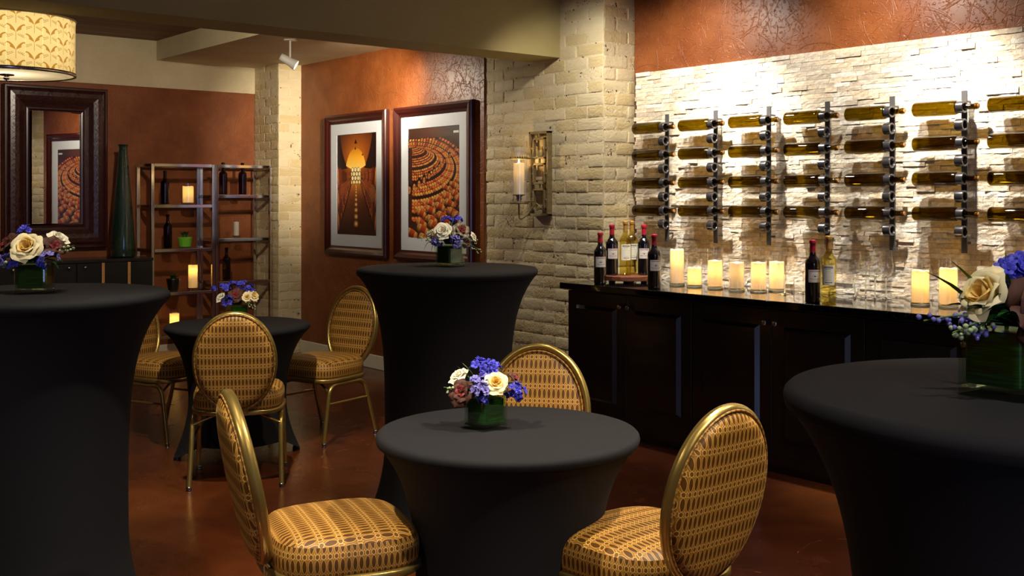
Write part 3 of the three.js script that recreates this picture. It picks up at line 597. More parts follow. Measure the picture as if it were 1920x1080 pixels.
  mesh('back_frame', place(ovalRing(A + 0.012, H + 0.012, 0.0135, 0.0175)), M.gold, t);
  for (const [k, z] of [[-0.005, 0.0165], [0.0125, -0.0175]]) mesh('piping', place(ovalRing(A + k, H + k, 0.0032, 0.0032, z)), M.fabric, t);
  mesh('back_bracket', merge([bent([[-0.055, S, -0.205], [-0.05, 0.40, -0.232], [-0.045, 0.44, -0.24]], 0.009, 0.02, 14, 8), bent([[0.055, S, -0.205], [0.05, 0.40, -0.232], [0.045, 0.44, -0.24]], 0.009, 0.02, 14, 8), rbox(0.11, 0.06, 0.006, 0.002, 0, 0.385, -0.228)]), M.gold, t);
  return t;
}
const chair = makeChair('gold oval-back chair seen edge-on, its seat towards the low table in front', [1.665, 0, -2.835], 1.29, 'gold oval-back chairs');
for (const [p, turn, label] of [
  [[2.285, 0, -2.2], -3.131, 'gold oval-back chair seen from behind, nearest the tall table beside the bar'],
  [[2.448, 0, -2.91], -0.859, 'gold oval-back chair behind the low table in front, only its back showing'],
  [[2.48, 0, -5.21], 2.625, 'gold oval-back chair with its back to us at the far low table'],
  [[3.289, 0, -5.8], -1.281, 'gold oval-back chair at the far low table, against the orange picture wall'],
  [[2.585, 0, -6.392], 0.421, 'gold oval-back chair at the far low table, half hidden behind a tall table'],
]) copyOf(chair, p, turn, label, 'gold oval-back chairs');

// ------------------------------------------------------------------ framed cellar photographs
// frame of moulded section round an opening, lying in the plane z = 0, facing +z; w, h outer size
function mouldedFrame(w, h, width, profile) {                                 // profile: [inset, z] from the outer edge inwards
  const pos = [], uv = [];
  const corner = (i) => (k) => [[-1, -1], [1, -1], [1, 1], [-1, 1]][i].map((s, d) => s * ((d ? h : w) / 2 - k));
  for (let e = 0; e < 4; e++) for (let j = 0; j + 1 < profile.length; j++) {
    const A = corner(e), B = corner((e + 1) % 4), [k0, z0] = profile[j], [k1, z1] = profile[j + 1], a = A(k0), b = B(k0), c = B(k1), d = A(k1), n = e % 2;
    const P = [[...a, z0], [...b, z0], [...c, z1], [...a, z0], [...c, z1], [...d, z1]];
    for (const p of P) { pos.push(...p); uv.push(n ? p[1] : p[0], (n ? Math.abs(p[0]) : Math.abs(p[1])) + p[2]); }
  }
  const g = new THREE.BufferGeometry(); g.setAttribute('position', new THREE.Float32BufferAttribute(pos, 3)); g.setAttribute('uv', new THREE.Float32BufferAttribute(uv, 2)); g.computeVertexNormals();
  return g;
}
const vaultArt = canvasTex(620, 1040, (g, w, h) => {
  const r = mulberry(4), cx = w * 0.48, hy = h * 0.47; let q;
  g.fillStyle = '#2a0f05'; g.fillRect(0, 0, w, h);
  q = g.createRadialGradient(cx, h * 0.26, 20, cx, h * 0.2, w * 0.62); q.addColorStop(0, '#d08018'); q.addColorStop(0.45, '#8a4410'); q.addColorStop(1, '#2a0e05'); g.fillStyle = q; g.fillRect(0, 0, w, h * 0.42);   // the vault
  for (const s of [-1, 1]) { g.fillStyle = '#1a0804'; g.beginPath(); g.moveTo(cx + s * w * 0.6, -10); g.lineTo(cx + s * w * 0.42, -10); g.quadraticCurveTo(cx + s * w * 0.36, h * 0.2, cx + s * w * 0.21, h * 0.34); g.lineTo(cx + s * w * 0.6, h * 0.36); g.fill(); }
  q = g.createLinearGradient(0, h * 0.14, 0, h * 0.34); q.addColorStop(0, '#c47a14'); q.addColorStop(0.5, '#f2ae2c'); q.addColorStop(1, '#ffd468'); g.fillStyle = q;
  g.beginPath(); g.moveTo(cx - w * 0.25, h * 0.315); g.bezierCurveTo(cx - w * 0.2, h * 0.2, cx - w * 0.12, h * 0.15, cx, h * 0.14); g.bezierCurveTo(cx + w * 0.12, h * 0.15, cx + w * 0.21, h * 0.2, cx + w * 0.25, h * 0.315); g.lineTo(cx + w * 0.13, h * 0.345); g.lineTo(cx - w * 0.12, h * 0.345); g.fill();
  g.fillStyle = '#ffe9a6'; g.fillRect(cx - w * 0.115, h * 0.335, w * 0.235, h * 0.16);
  g.strokeStyle = '#3a1a06'; g.lineWidth = 5; for (let j = 0; j < 4; j++) for (let c = -1; c < 4; c++) { const x = cx - w * 0.08 + c * w * 0.072 + (j % 2) * w * 0.036, y = h * 0.355 + j * h * 0.042; if (Math.abs(x - cx) > w * 0.13) continue; g.beginPath(); for (let k = 0; k < 6; k++) { const a = k * Math.PI / 3 + Math.PI / 6; g.lineTo(x + Math.cos(a) * 21, y + Math.sin(a) * 26); } g.closePath(); g.stroke(); }
  q = g.createLinearGradient(0, h * 0.48, 0, h); q.addColorStop(0, '#c07826'); q.addColorStop(0.3, '#74380e'); q.addColorStop(1, '#34140a'); g.fillStyle = q;
  g.beginPath(); g.moveTo(cx - w * 0.1, h * 0.49); g.lineTo(cx + w * 0.11, h * 0.49); g.lineTo(w * 0.96, h); g.lineTo(w * 0.04, h); g.fill();
  for (const s of [-1, 1]) for (let k = 0; k < 12; k++) {                      // barrels stacked in three tiers, receding
    const t = Math.pow(k / 11, 0.6), edge = s < 0 ? 0 : w, x = edge + (cx + s * w * 0.13 - edge) * t, up = (h * 0.34) * (1 - t) + h * 0.13 * t, down = (h * 0.5) * (1 - t) + h * 0.03 * t, wd = (w * 0.085) * (1 - t) + 9;
    for (let m = 0; m < 3; m++) { const y0 = hy - up * 0.45 + (up * 0.45 + down) * m / 3, hh = (up * 0.45 + down) / 3 - 5; g.fillStyle = ['#7a3412', '#8c4018', '#5c240c', '#94481c'][Math.floor(r() * 4)]; g.beginPath(); g.ellipse(x, y0 + hh / 2, wd * 0.62, hh * 0.54, s * 0.06, 0, 7); g.fill(); g.fillStyle = '#d88a44'; g.beginPath(); g.ellipse(x - s * wd * 0.3, y0 + hh / 2, wd * 0.08 + 1, hh * 0.4, s * 0.06, 0, 7); g.fill(); g.strokeStyle = '#1a0804'; g.lineWidth = 3; for (const u of [0.22, 0.78]) { g.beginPath(); g.moveTo(x - wd * 0.5, y0 + hh * u); g.lineTo(x + wd * 0.5, y0 + hh * u); g.stroke(); } }
  }
  for (let k = 0; k < 12; k++) { const t = Math.pow(k / 11, 2.2), y = h * (0.51 + 0.38 * t), R = 4 + 14 * t; q = g.createRadialGradient(cx + 6, y, 1, cx + 6, y, R * 3); q.addColorStop(0, '#fff8e0'); q.addColorStop(0.25, '#f4be62'); q.addColorStop(1, 'rgba(150,76,14,0)'); g.fillStyle = q; g.beginPath(); g.ellipse(cx + 6, y, R * 3, R * 2, 0, 0, 7); g.fill(); }
  g.fillStyle = '#1a0a04'; for (const [x, y, s] of [[0.48, 0.05, 22], [0.47, 0.125, 14]]) { g.beginPath(); g.moveTo(w * x, h * y); g.lineTo(w * x + s, h * y + s * 2.2); g.lineTo(w * x - s, h * y + s * 2.2); g.fill(); }
  g.beginPath(); g.arc(w * 0.65, h * 0.21, 9, 0, 7); g.fill();
});
const rowsArt = canvasTex(660, 1060, (g, w, h) => {
  g.fillStyle = '#1a0a05'; g.fillRect(0, 0, w, h);
  let q = g.createLinearGradient(0, 0, w, 0); q.addColorStop(0, '#3a1c0c'); q.addColorStop(0.5, '#5a3018'); q.addColorStop(1, '#2c2320'); g.fillStyle = q; g.fillRect(0, 0, w, h * 0.09);
  g.fillStyle = '#d8d2c4'; g.fillRect(w * 0.88, h * 0.045, w * 0.1, h * 0.02);
  const r = mulberry(12), tone = ['#c98a3c', '#e0ad5e', '#a84a16', '#bf5a1e', '#d79a48', '#8a2a12'];
  // far ranks sweep round in arcs of small barrels
  g.fillStyle = '#3a1a0a'; g.fillRect(0, h * 0.09, w, h);
  for (let row = 0; row < 26; row++) {
    const t = row / 25, rx = w * (0.12 + 0.95 * t), ry = h * (0.05 + 0.34 * t), cx = w * 0.08, cy = h * (0.17 + 0.27 * t), n = 30 + row, dark = row % 5 === 4;
    for (let k = 0; k <= n; k++) { const a = -1.75 + k / n * 3.3, x = cx + Math.cos(a) * rx, y = cy + Math.sin(a) * ry * (0.35 + 0.65 * t); if (y < h * 0.1 || x < -20 || x > w + 20) continue; const s = 6 + t * 15 * (0.45 + (y / h) * 1.1); g.fillStyle = dark ? '#241006' : tone[(row * 3 + (k % 4 === 0 ? 2 : 0)) % 6]; g.beginPath(); g.ellipse(x, y, s * 1.2, s * 0.85, a * 0.4, 0, 7); g.fill(); g.strokeStyle = 'rgba(40,14,4,0.55)'; g.lineWidth = 1.5; g.stroke(); if (!dark) { g.fillStyle = 'rgba(255,224,150,0.5)'; g.beginPath(); g.ellipse(x - s * 0.3, y - s * 0.35, s * 0.5, s * 0.25, 0, 0, 7); g.fill(); } }
  }
  // open rack ends along the middle rank
  for (let k = 0; k < 10; k++) { const x = w * (0.01 + k * 0.1), y = h * (0.55 - k * 0.024 - k * k * 0.0016), s = 42 - k * 2.8; g.fillStyle = '#1b0904'; g.beginPath(); g.ellipse(x, y, s * 0.74, s * 1.4, 0.12, 0, 7); g.fill(); g.fillStyle = '#b87436'; g.beginPath(); g.ellipse(x + 2, y + s * 0.35, s * 0.5, s * 0.9, 0.12, 0, 7); g.fill(); g.fillStyle = '#6e3616'; g.fillRect(x - s * 0.4, y + s * 0.2, s * 0.9, 6); }
  // near barrels, lying, red belly and pale ends
  const barrel = (x, y, L, R, rot) => { g.save(); g.translate(x, y); g.rotate(rot); q = g.createLinearGradient(0, -R, 0, R); q.addColorStop(0, '#e2b066'); q.addColorStop(0.45, '#c98a40'); q.addColorStop(1, '#4a200e'); g.fillStyle = q; g.beginPath(); g.moveTo(-L, -R * 0.8); g.quadraticCurveTo(0, -R * 1.15, L, -R * 0.8); g.quadraticCurveTo(L * 1.2, 0, L, R * 0.8); g.quadraticCurveTo(0, R * 1.15, -L, R * 0.8); g.quadraticCurveTo(-L * 1.2, 0, -L, -R * 0.8); g.fill();
    q = g.createLinearGradient(0, -R, 0, R); q.addColorStop(0, '#c65a20'); q.addColorStop(0.5, '#9c3212'); q.addColorStop(1, '#3c0f08'); g.fillStyle = q; g.beginPath(); g.moveTo(-L * 0.45, -R * 0.96); g.quadraticCurveTo(0, -R * 1.06, L * 0.45, -R * 0.96); g.lineTo(L * 0.45, R * 0.96); g.quadraticCurveTo(0, R * 1.06, -L * 0.45, R * 0.96); g.fill();
    g.strokeStyle = '#2a1408'; g.lineWidth = R * 0.1; for (const k of [-0.95, 0.82, 0.98]) { g.beginPath(); g.moveTo(L * k, -R * 0.82); g.quadraticCurveTo(L * k + R * 0.2, 0, L * k, R * 0.82); g.stroke(); } g.fillStyle = '#1c0a06'; g.beginPath(); g.ellipse(-L * 0.7, -R * 0.5, R * 0.08, R * 0.12, 0, 0, 7); g.fill(); g.restore(); };
  for (let k = 0; k < 9; k++) { const t = k / 8, s = 34 + 52 * t; for (let i = -1; i < 5; i++) { const x = w * 1.08 - i * s * 2.25 - (k % 2) * s * 1.1, y = h * (0.42 + 0.62 * t) + i * s * 0.62; if (y > h * (0.52 + 0.2 * (1 - x / w)) - 30) barrel(x, y, s * 1.12, s * 0.68, 0.42); } }
});
function picture(label, z0, z1, art) {
  const w = z1 - z0, h = 1.22, t = thing('framed_picture', label, 'picture', [XP - 0.012, 0.93, (z0 + z1) / 2], -Math.PI / 2, 'framed cellar photographs');
  const up = (g) => g.translate(0, h / 2, 0), b = 0.078;
  mesh('frame', up(mouldedFrame(w, h, b, [[0, 0.001], [0, 0.034], [0.006, 0.044], [0.02, 0.05], [0.045, 0.042], [0.06, 0.03], [b, 0.026], [b, 0.008]])), M.mahogany, t);
  mesh('backing', up(box(w - 0.02, h - 0.02, 0.006, 0, 0, 0.004)), M.blackWood, t);
  const m = 0.1;
  mesh('mat', up(merge([box(w - 2 * b, m, 0.004, 0, h / 2 - b - m / 2, 0.014), box(w - 2 * b, m, 0.004, 0, -h / 2 + b + m / 2, 0.014), box(m, h - 2 * b - 2 * m, 0.004, -w / 2 + b + m / 2, 0, 0.014), box(m, h - 2 * b - 2 * m, 0.004, w / 2 - b - m / 2, 0, 0.014)])), M.mat, t);
  mesh('print', up(new THREE.PlaneGeometry(w - 2 * b - 2 * m, h - 2 * b - 2 * m).translate(0, 0, 0.011)), art, t);
  mesh('glazing', up(new THREE.PlaneGeometry(w - 2 * b, h - 2 * b).translate(0, 0, 0.022)), M.glazing, t);
}
M.mat = std({ color: 0xc9cdd2, roughness: 0.6 });
picture('dark wood framed photograph of a vaulted barrel cellar with a lit arch', -8.587, -7.592, std({ map: vaultArt, roughness: 0.4 }));
picture('dark wood framed photograph of curving rows of wine barrels', -7.475, -6.436, std({ map: rowsArt, roughness: 0.4 }));

// ------------------------------------------------------------------ mirror with a wide leather-look frame
{
  const x0 = 2.47, x1 = 3.31, y0 = 1.0, y1 = 2.355, w = x1 - x0, h = y1 - y0, t = thing('wall_mirror', 'tall mirror in a wide dark red embossed leather frame', 'mirror', [(x0 + x1) / 2, (y0 + y1) / 2, ZM + 0.002], 0);
  const emboss = canvasTex(512, 512, (g, W, H) => { g.fillStyle = '#888'; g.fillRect(0, 0, W, H); const r = mulberry(6); for (let i = 0; i < 260; i++) { let x = r() * W, y = r() * H; const s = r() < 0.5 ? 1 : -1; g.strokeStyle = r() < 0.5 ? 'rgba(255,255,255,0.55)' : 'rgba(0,0,0,0.5)'; g.lineWidth = 2 + r() * 3; g.beginPath(); g.moveTo(x, y); g.quadraticCurveTo(x + 25 * s, y + 18, x + 60 * s, y + 45 + r() * 20); g.stroke(); } }, [0.22, 0.22], false);
  const leather = phys({ color: new THREE.Color(0.045, 0.010, 0.008), roughness: 0.3, bumpMap: emboss, bumpScale: 0.016, clearcoat: 0.5, clearcoatRoughness: 0.25 });
  mesh('outer_moulding', mouldedFrame(w, h, 0.03, [[0, 0], [0, 0.058], [0.008, 0.066], [0.022, 0.066], [0.03, 0.058], [0.034, 0.05]]), M.mahogany, t);
  mesh('leather_border', mouldedFrame(w - 0.06, h - 0.06, 0.13, [[0, 0.055], [0.02, 0.071], [0.055, 0.074], [0.09, 0.062], [0.125, 0.04], [0.15, 0.03]]), leather, t);
  mesh('inner_moulding', mouldedFrame(w - 0.35, h - 0.35, 0.05, [[0, 0.028], [0.006, 0.04], [0.018, 0.042], [0.026, 0.03], [0.04, 0.027], [0.045, 0.012]]), M.mahogany, t);
  mesh('looking_glass', box(w - 0.42, h - 0.42, 0.004, 0, 0, 0).rotateY(0.157).translate(0, 0, 0.045), M.mirror, t);   // sits askew in its frame
  mesh('back_board', box(w - 0.01, h - 0.01, 0.008, 0, 0, 0.005), M.blackWood, t);
}

// ------------------------------------------------------------------ drum pendant
{
  const damask = canvasTex(512, 512, (g, w, h) => {
    g.fillStyle = '#ded0a0'; g.fillRect(0, 0, w, h);
    const motif = (x, y, s) => { g.save(); g.translate(x, y); g.scale(s, s); g.fillStyle = '#a8823a'; for (const m of [-1, 1]) { g.save(); g.scale(m, 1); g.beginPath(); g.moveTo(2, 40); g.bezierCurveTo(4, -10, 60, -60, 62, -8); g.bezierCurveTo(50, -36, 26, -4, 34, 12); g.bezierCurveTo(30, 22, 14, 20, 2, 40); g.fill(); g.restore(); }
      g.strokeStyle = '#a07a34'; g.lineWidth = 2.5; for (const m of [-1, 1]) for (let k = 0; k < 4; k++) { g.beginPath(); g.arc(m * (18 + k * 10), 58 + k * 5, 6 + k, 0.3, 5.2); g.stroke(); } g.beginPath(); g.moveTo(0, 40); g.lineTo(0, 110); g.stroke(); g.restore(); };
    for (let k = 0; k < 2; k++) for (let j = 0; j < 3; j++) for (const [ox, oy] of [[0, 0], [128, 85]]) for (const dy of [0, -512]) motif(64 + k * 256 + ox, 50 + j * 171 + oy + dy, 1.15);
    g.strokeStyle = 'rgba(250,242,205,0.9)'; g.lineWidth = 4; for (let x = 0; x < w; x += 128) { g.beginPath(); g.moveTo(x, 0); g.lineTo(x, h); g.stroke(); }
  }, [1 / 6, 1 / 1.05]);
  const R = 0.352, y0 = 2.094, y1 = 2.405, p = [1.675, 0, -6.389], t = thing('drum_pendant', 'large cream damask drum lamp hanging above the mirror side', 'pendant lamp', [p[0], 0, p[2]], 0);
  const shadeMat = phys({ map: damask, roughness: 1, transmission: 0.6, thickness: 0 });
  const sh = mesh('shade', new THREE.CylinderGeometry(R, R, y1 - y0 - 0.02, 96, 1, true).translate(0, (y0 + y1) / 2, 0), shadeMat, t);
  mesh('top_ring', new THREE.TorusGeometry(R, 0.006, 8, 96).rotateX(Math.PI / 2).translate(0, y1 - 0.006, 0), M.trim, sh);
  mesh('bottom_ring', lathe([[R - 0.003, y0 + 0.016], [R + 0.004, y0 + 0.016], [R + 0.004, y0], [R - 0.006, y0 - 0.002], [R - 0.01, y0 + 0.004]], 96), M.nickel, sh);
  mesh('diffuser', lathe([[0, y0 + 0.006], [R - 0.008, y0 + 0.006]], 64), phys({ color: 0xf6f2e6, roughness: 1, transmission: 0.7, thickness: 0 }), t);
  mesh('top_plate', lathe([[0.16, y1 - 0.012], [R - 0.004, y1 - 0.012]], 64), M.white, t); mesh('spider', merge([0, 1, 2].map((k) => rbox(R * 2 - 0.01, 0.006, 0.008, 0.002, 0, y1 - 0.012, 0).rotateY(k * 1.047))), M.nickel, t);
  mesh('finial', lathe([[0, y0 - 0.03], [0.012, y0 - 0.026], [0.018, y0 - 0.014], [0.01, y0 - 0.006], [0.04, y0 - 0.002], [0.04, y0 + 0.004]], 24), M.chrome, t);
  mesh('rod', cyl(0.008, 0.008, CEIL - y1 + 0.012, 12).translate(0, y1 - 0.012, 0), M.nickel, t);
  mesh('canopy', cyl(0.06, 0.065, 0.025, 32).translate(0, CEIL - 0.025, 0), M.nickel, t);
  const bulb = mesh('bulb', new THREE.SphereGeometry(0.04, 20, 14).translate(0, (y0 + y1) / 2 + 0.02, 0), std({ color: 0x111111, emissive: new THREE.Color(1, 0.85, 0.58), emissiveIntensity: 4 }), t);
  const l = new THREE.PointLight(new THREE.Color(1, 0.84, 0.56), 0.6, 0, 2); l.position.set(p[0], (y0 + y1) / 2 + 0.02, p[2]); l.shadow.radius = 2; scene.add(l);
}

// ------------------------------------------------------------------ wall sconce with a candle in a glass chimney
{
  const zc = -5.687, y0 = 1.30, t = thing('wall_sconce', 'antique metal sconce of three linked squares on the brick pier', 'sconce', [XP - 0.006, y0, zc], -Math.PI / 2);
  // local: x along the wall towards the bar, y up, z out of the wall
  const W = 0.2, H = 0.578, sq = (w, h, b, d, x, y, z) => merge([rbox(w, b, d, 0.002, x, y + h / 2 - b / 2, z), rbox(w, b, d, 0.002, x, y - h / 2 + b / 2, z), rbox(b, h, d, 0.002, x - w / 2 + b / 2, y, z), rbox(b, h, d, 0.002, x + w / 2 - b / 2, y, z)]);
  mesh('outer_frame', sq(W, H, 0.016, 0.04, 0, H / 2, 0.021), M.antique, t);
  for (const k of [0, 1, 2]) {
    const y = 0.115 + k * 0.174, s = mesh('square_frame', sq(0.128, 0.145, 0.014, 0.024, 0, y, 0.028), M.antique, t);
    mesh('link', rbox(0.014, 0.05, 0.014, 0.002, 0, y + 0.086, 0.03), M.antique, s);
    mesh('cross_pin', merge([rbox(0.03, 0.014, 0.014, 0.002, -0.07, y, 0.03), rbox(0.03, 0.014, 0.014, 0.002, 0.07, y, 0.03)]), M.antique, s);
  }
  const cx = -0.075, cz = 0.15;
  mesh('scroll_arm', smoothTube([[0.03, 0.055, 0.045], [0.012, 0.075, 0.05], [-0.008, 0.06, 0.055], [0.004, 0.04, 0.06], [0.018, 0.055, 0.05], [0.0, 0.085, 0.058], [-0.03, 0.05, 0.075], [-0.05, 0.0, 0.11], [-0.075, -0.02, 0.14], [cx, 0.02, cz], [cx, 0.08, cz]], 0.0055, 90, 8), M.antique, t);
  mesh('drip_tray', lathe([[0, 0.082], [0.06, 0.082], [0.063, 0.086], [0.063, 0.098], [0.058, 0.1], [0.055, 0.092], [0, 0.09]], 36).translate(cx, 0, cz), M.antique, t);
  mesh('cup', lathe([[0.0, 0.09], [0.016, 0.09], [0.012, 0.104], [0.02, 0.115], [0.014, 0.126], [0.024, 0.138], [0.044, 0.142], [0.044, 0.146], [0, 0.146]], 28).translate(cx, 0, cz), M.antique, t);
  mesh('glass_chimney', lathe([[0.056, 0.098], [0.056, 0.51], [0.0548, 0.512], [0.0538, 0.51], [0.0538, 0.098]], 40).translate(cx, 0, cz), M.clear, t);
  const band = mesh('filigree_band', new THREE.TorusGeometry(0.0585, 0.0035, 8, 48).rotateX(Math.PI / 2).translate(cx, 0.392, cz), M.antique, t);
  const beads = []; for (let k = 0; k < 22; k++) { const a = k / 22 * 6.283; beads.push(new THREE.SphereGeometry(0.006, 8, 6).translate(cx + Math.cos(a) * 0.06, 0.399, cz + Math.sin(a) * 0.06)); }
  mesh('beads', merge(beads), M.antique, band);
  for (const y of [0.1, 0.392]) mesh('tie', bent([[cx + 0.045, y, cz - 0.03], [-0.03, y, 0.05]], 0.005, 0.01, 6, 8), M.antique, t);
  const wx = XP - 0.006 - cz, wz = zc + cx;
  const lit = waxCandle('ivory candle burning in the wall sconce', [wx, y0 + 0.1465, wz], 0.038, 0.215, 0.03, 'candles on the walls and shelves');
  mesh('flame', lathe([[0, 0.205], [0.005, 0.211], [0.0065, 0.219], [0.004, 0.231], [0, 0.243]], 16), M.flame, lit);
  const l = new THREE.PointLight(new THREE.Color(1, 0.66, 0.28), 0.12, 0, 2); l.position.set(wx, y0 + 0.372, wz); l.shadow.radius = 0.3; scene.add(l);
}

// ------------------------------------------------------------------ chrome shelving units
{
  const zf = -9.165, zb = -9.52, bar = 0.028, H = 1.72;
  function etagere(label, x0, x1, shelves) {
    const t = thing('shelving_unit', label, 'shelf', [(x0 + x1) / 2, 0, (zf + zb) / 2], 0, 'chrome shelving units'), w = x1 - x0, d = zf - zb;
    for (const [sx, sz] of [[-1, 1], [1, 1], [-1, -1], [1, -1]]) mesh('post', rbox(bar, H - 0.004, bar, 0.003, sx * (w / 2 - bar / 2), H / 2, sz * (d / 2 - bar / 2)), M.chrome, t);
    for (const y of [...shelves, H - bar / 2]) {
      const r = mesh('rail_frame', merge([rbox(w - 2 * bar, bar, bar, 0.003, 0, y, d / 2 - bar / 2), rbox(w - 2 * bar, bar, bar, 0.003, 0, y, -d / 2 + bar / 2), rbox(bar, bar, d - 2 * bar, 0.003, -w / 2 + bar / 2, y, 0), rbox(bar, bar, d - 2 * bar, 0.003, w / 2 - bar / 2, y, 0)]), M.chrome, t);
      if (y < H - 0.05) mesh('glass_shelf', box(w - 0.03, 0.004, d - 0.03, 0, y + bar / 2 + 0.002, 0), M.clear, r);
    }
  }
  const LS = [1.352, 0.972, 0.598, 0.225], RS = [1.437, 1.05, 0.666, 0.27];
  etagere('chrome shelving unit with glass shelves, next to the green floor vase', 3.56, 4.135, LS);
  etagere('chrome shelving unit with glass shelves, against the brick corner column', 4.137, 4.69, RS);
  const on = (y) => y + 0.0185, prof = lathe(bottleProfile(0.037, 0.29), 32);
  let b0;
  for (const [say, x, y, z] of [['on the top shelf beside a lit candle', 3.745, LS[0], -9.33], ['on the shelf with the lime green pot', 3.77, LS[1], -9.33], ['left one of two on the top shelf by the column', 4.29, RS[0], -9.34], ['right one of two on the top shelf by the column', 4.478, RS[0], -9.34], ['on the third shelf by the column, above the far flowers', 4.318, RS[2], -9.33]]) {
    const label = `empty brown wine bottle ${say}`;
    if (!b0) { b0 = thing('brown_bottle', label, 'bottle', [x, on(y), z], 0, 'brown bottles on the chrome shelves'); mesh('glass', prof, M.brownGlass, b0); } else copyOf(b0, [x, on(y), z], 0, label, 'brown bottles on the chrome shelves');
  }
  for (const [say, x, y, z, R, h, gR, gh, pw] of [['on the top shelf of the chrome unit', 3.955, LS[0], -9.33, 0.047, 0.145, 0.056, 0.185, 0.09], ['tall one above the lowest shelves', 4.0, LS[2], -9.33, 0.04, 0.2, 0.048, 0.225, 0.14], ['glowing low behind the far table', 3.83, LS[3], -9.33, 0.041, 0.155, 0.05, 0.21, 0.14], ['slim pale one on the right unit', 4.413, RS[1], -9.33, 0.024, 0.125, 0.036, 0.165, 0]]) {
    glassCylinder(`clear glass cylinder around the shelf candle ${say}`, [x, on(y), z], gR, gh, 'candle glasses on the chrome shelves');
    waxCandle(`ivory shelf candle ${say}`, [x, on(y) + 0.0125, z], R, h, pw, 'candles on the walls and shelves');
  }
  function pot(name, label, x, y, potMat, seed, spread, tall, ribbed) {
    const t = thing(name, label, 'potted plant', [x, on(y), -9.31], 0), rnd = mulberry(seed), g = lathe(ribbed ? [[0, 0], [0.045, 0], [0.05, 0.01], [0.06, 0.08], [0.061, 0.088], [0.056, 0.088], [0.052, 0.075], [0, 0.075]] : [[0, 0], [0.038, 0], [0.042, 0.005], [0.056, 0.086], [0.06, 0.09], [0.06, 0.1], [0.055, 0.1], [0.052, 0.085], [0, 0.085]], 40);
    if (ribbed) { const p = g.attributes.position; for (let i = 0; i < p.count; i++) { const a = Math.atan2(p.getZ(i), p.getX(i)), k = 1 + 0.035 * Math.sin(9 * a + p.getY(i) * 40); p.setX(i, p.getX(i) * k); p.setZ(i, p.getZ(i) * k); } g.computeVertexNormals(); }
    mesh('pot', g, potMat, t);
    for (let k = 0; k < 34; k++) { const a = rnd() * 6.283, out = spread * (0.3 + rnd() * 0.7), top = 0.08 + tall * (0.5 + rnd() * 0.6); mesh('leaf', bladeGeo([0.02 * Math.cos(a), 0.07, 0.02 * Math.sin(a)], [out * Math.cos(a), top, out * Math.sin(a)], 0.009 + rnd() * 0.005, 0.02), k % 3 ? M.leaf : M.stem, t); }
  }
  pot('potted_plant', 'small plant in a lime green swirled pot on the chrome shelf', 3.918, LS[1], phys({ color: new THREE.Color(0.16, 0.5, 0.03), roughness: 0.3 }), 21, 0.07, 0.06, true);
  pot('potted_plant', 'small spiky plant in a black pot on the chrome shelf', 3.81, LS[2], phys({ color: 0x0b0d0d, roughness: 0.35 }), 22, 0.075, 0.07, false);
}
function bladeGeo(from, to, w, droop) {                                        // a narrow leaf between two points, folded along its middle
  const a = V(...from), b = V(...to), n = 6, pos = [], uv = [], idx = [], dir = b.clone().sub(a), sideways = dir.clone().cross(V(0, 1, 0)); if (sideways.length() < 1e-5) sideways.set(1, 0, 0); sideways.normalize();
  const up = sideways.clone().cross(dir).normalize();
  for (let i = 0; i <= n; i++) { const t = i / n, c = a.clone().addScaledVector(dir, t).addScaledVector(up, Math.sin(t * Math.PI) * droop), k = w * Math.sin(Math.PI * Math.min(1, 0.12 + t * 0.88)); for (const s of [-1, 0, 1]) { const q = c.clone().addScaledVector(sideways, s * k).addScaledVector(up, Math.abs(s) * k * 0.35); pos.push(q.x, q.y, q.z); uv.push((s + 1) / 2, t); } }
  for (let i = 0; i < n; i++) for (let s = 0; s < 2; s++) { const p = i * 3 + s; idx.push(p, p + 1, p + 4, p, p + 4, p + 3); }
  const g = new THREE.BufferGeometry(); g.setAttribute('position', new THREE.Float32BufferAttribute(pos, 3)); g.setAttribute('uv', new THREE.Float32BufferAttribute(uv, 2)); g.setIndex(idx); g.computeVertexNormals(); return g;
}

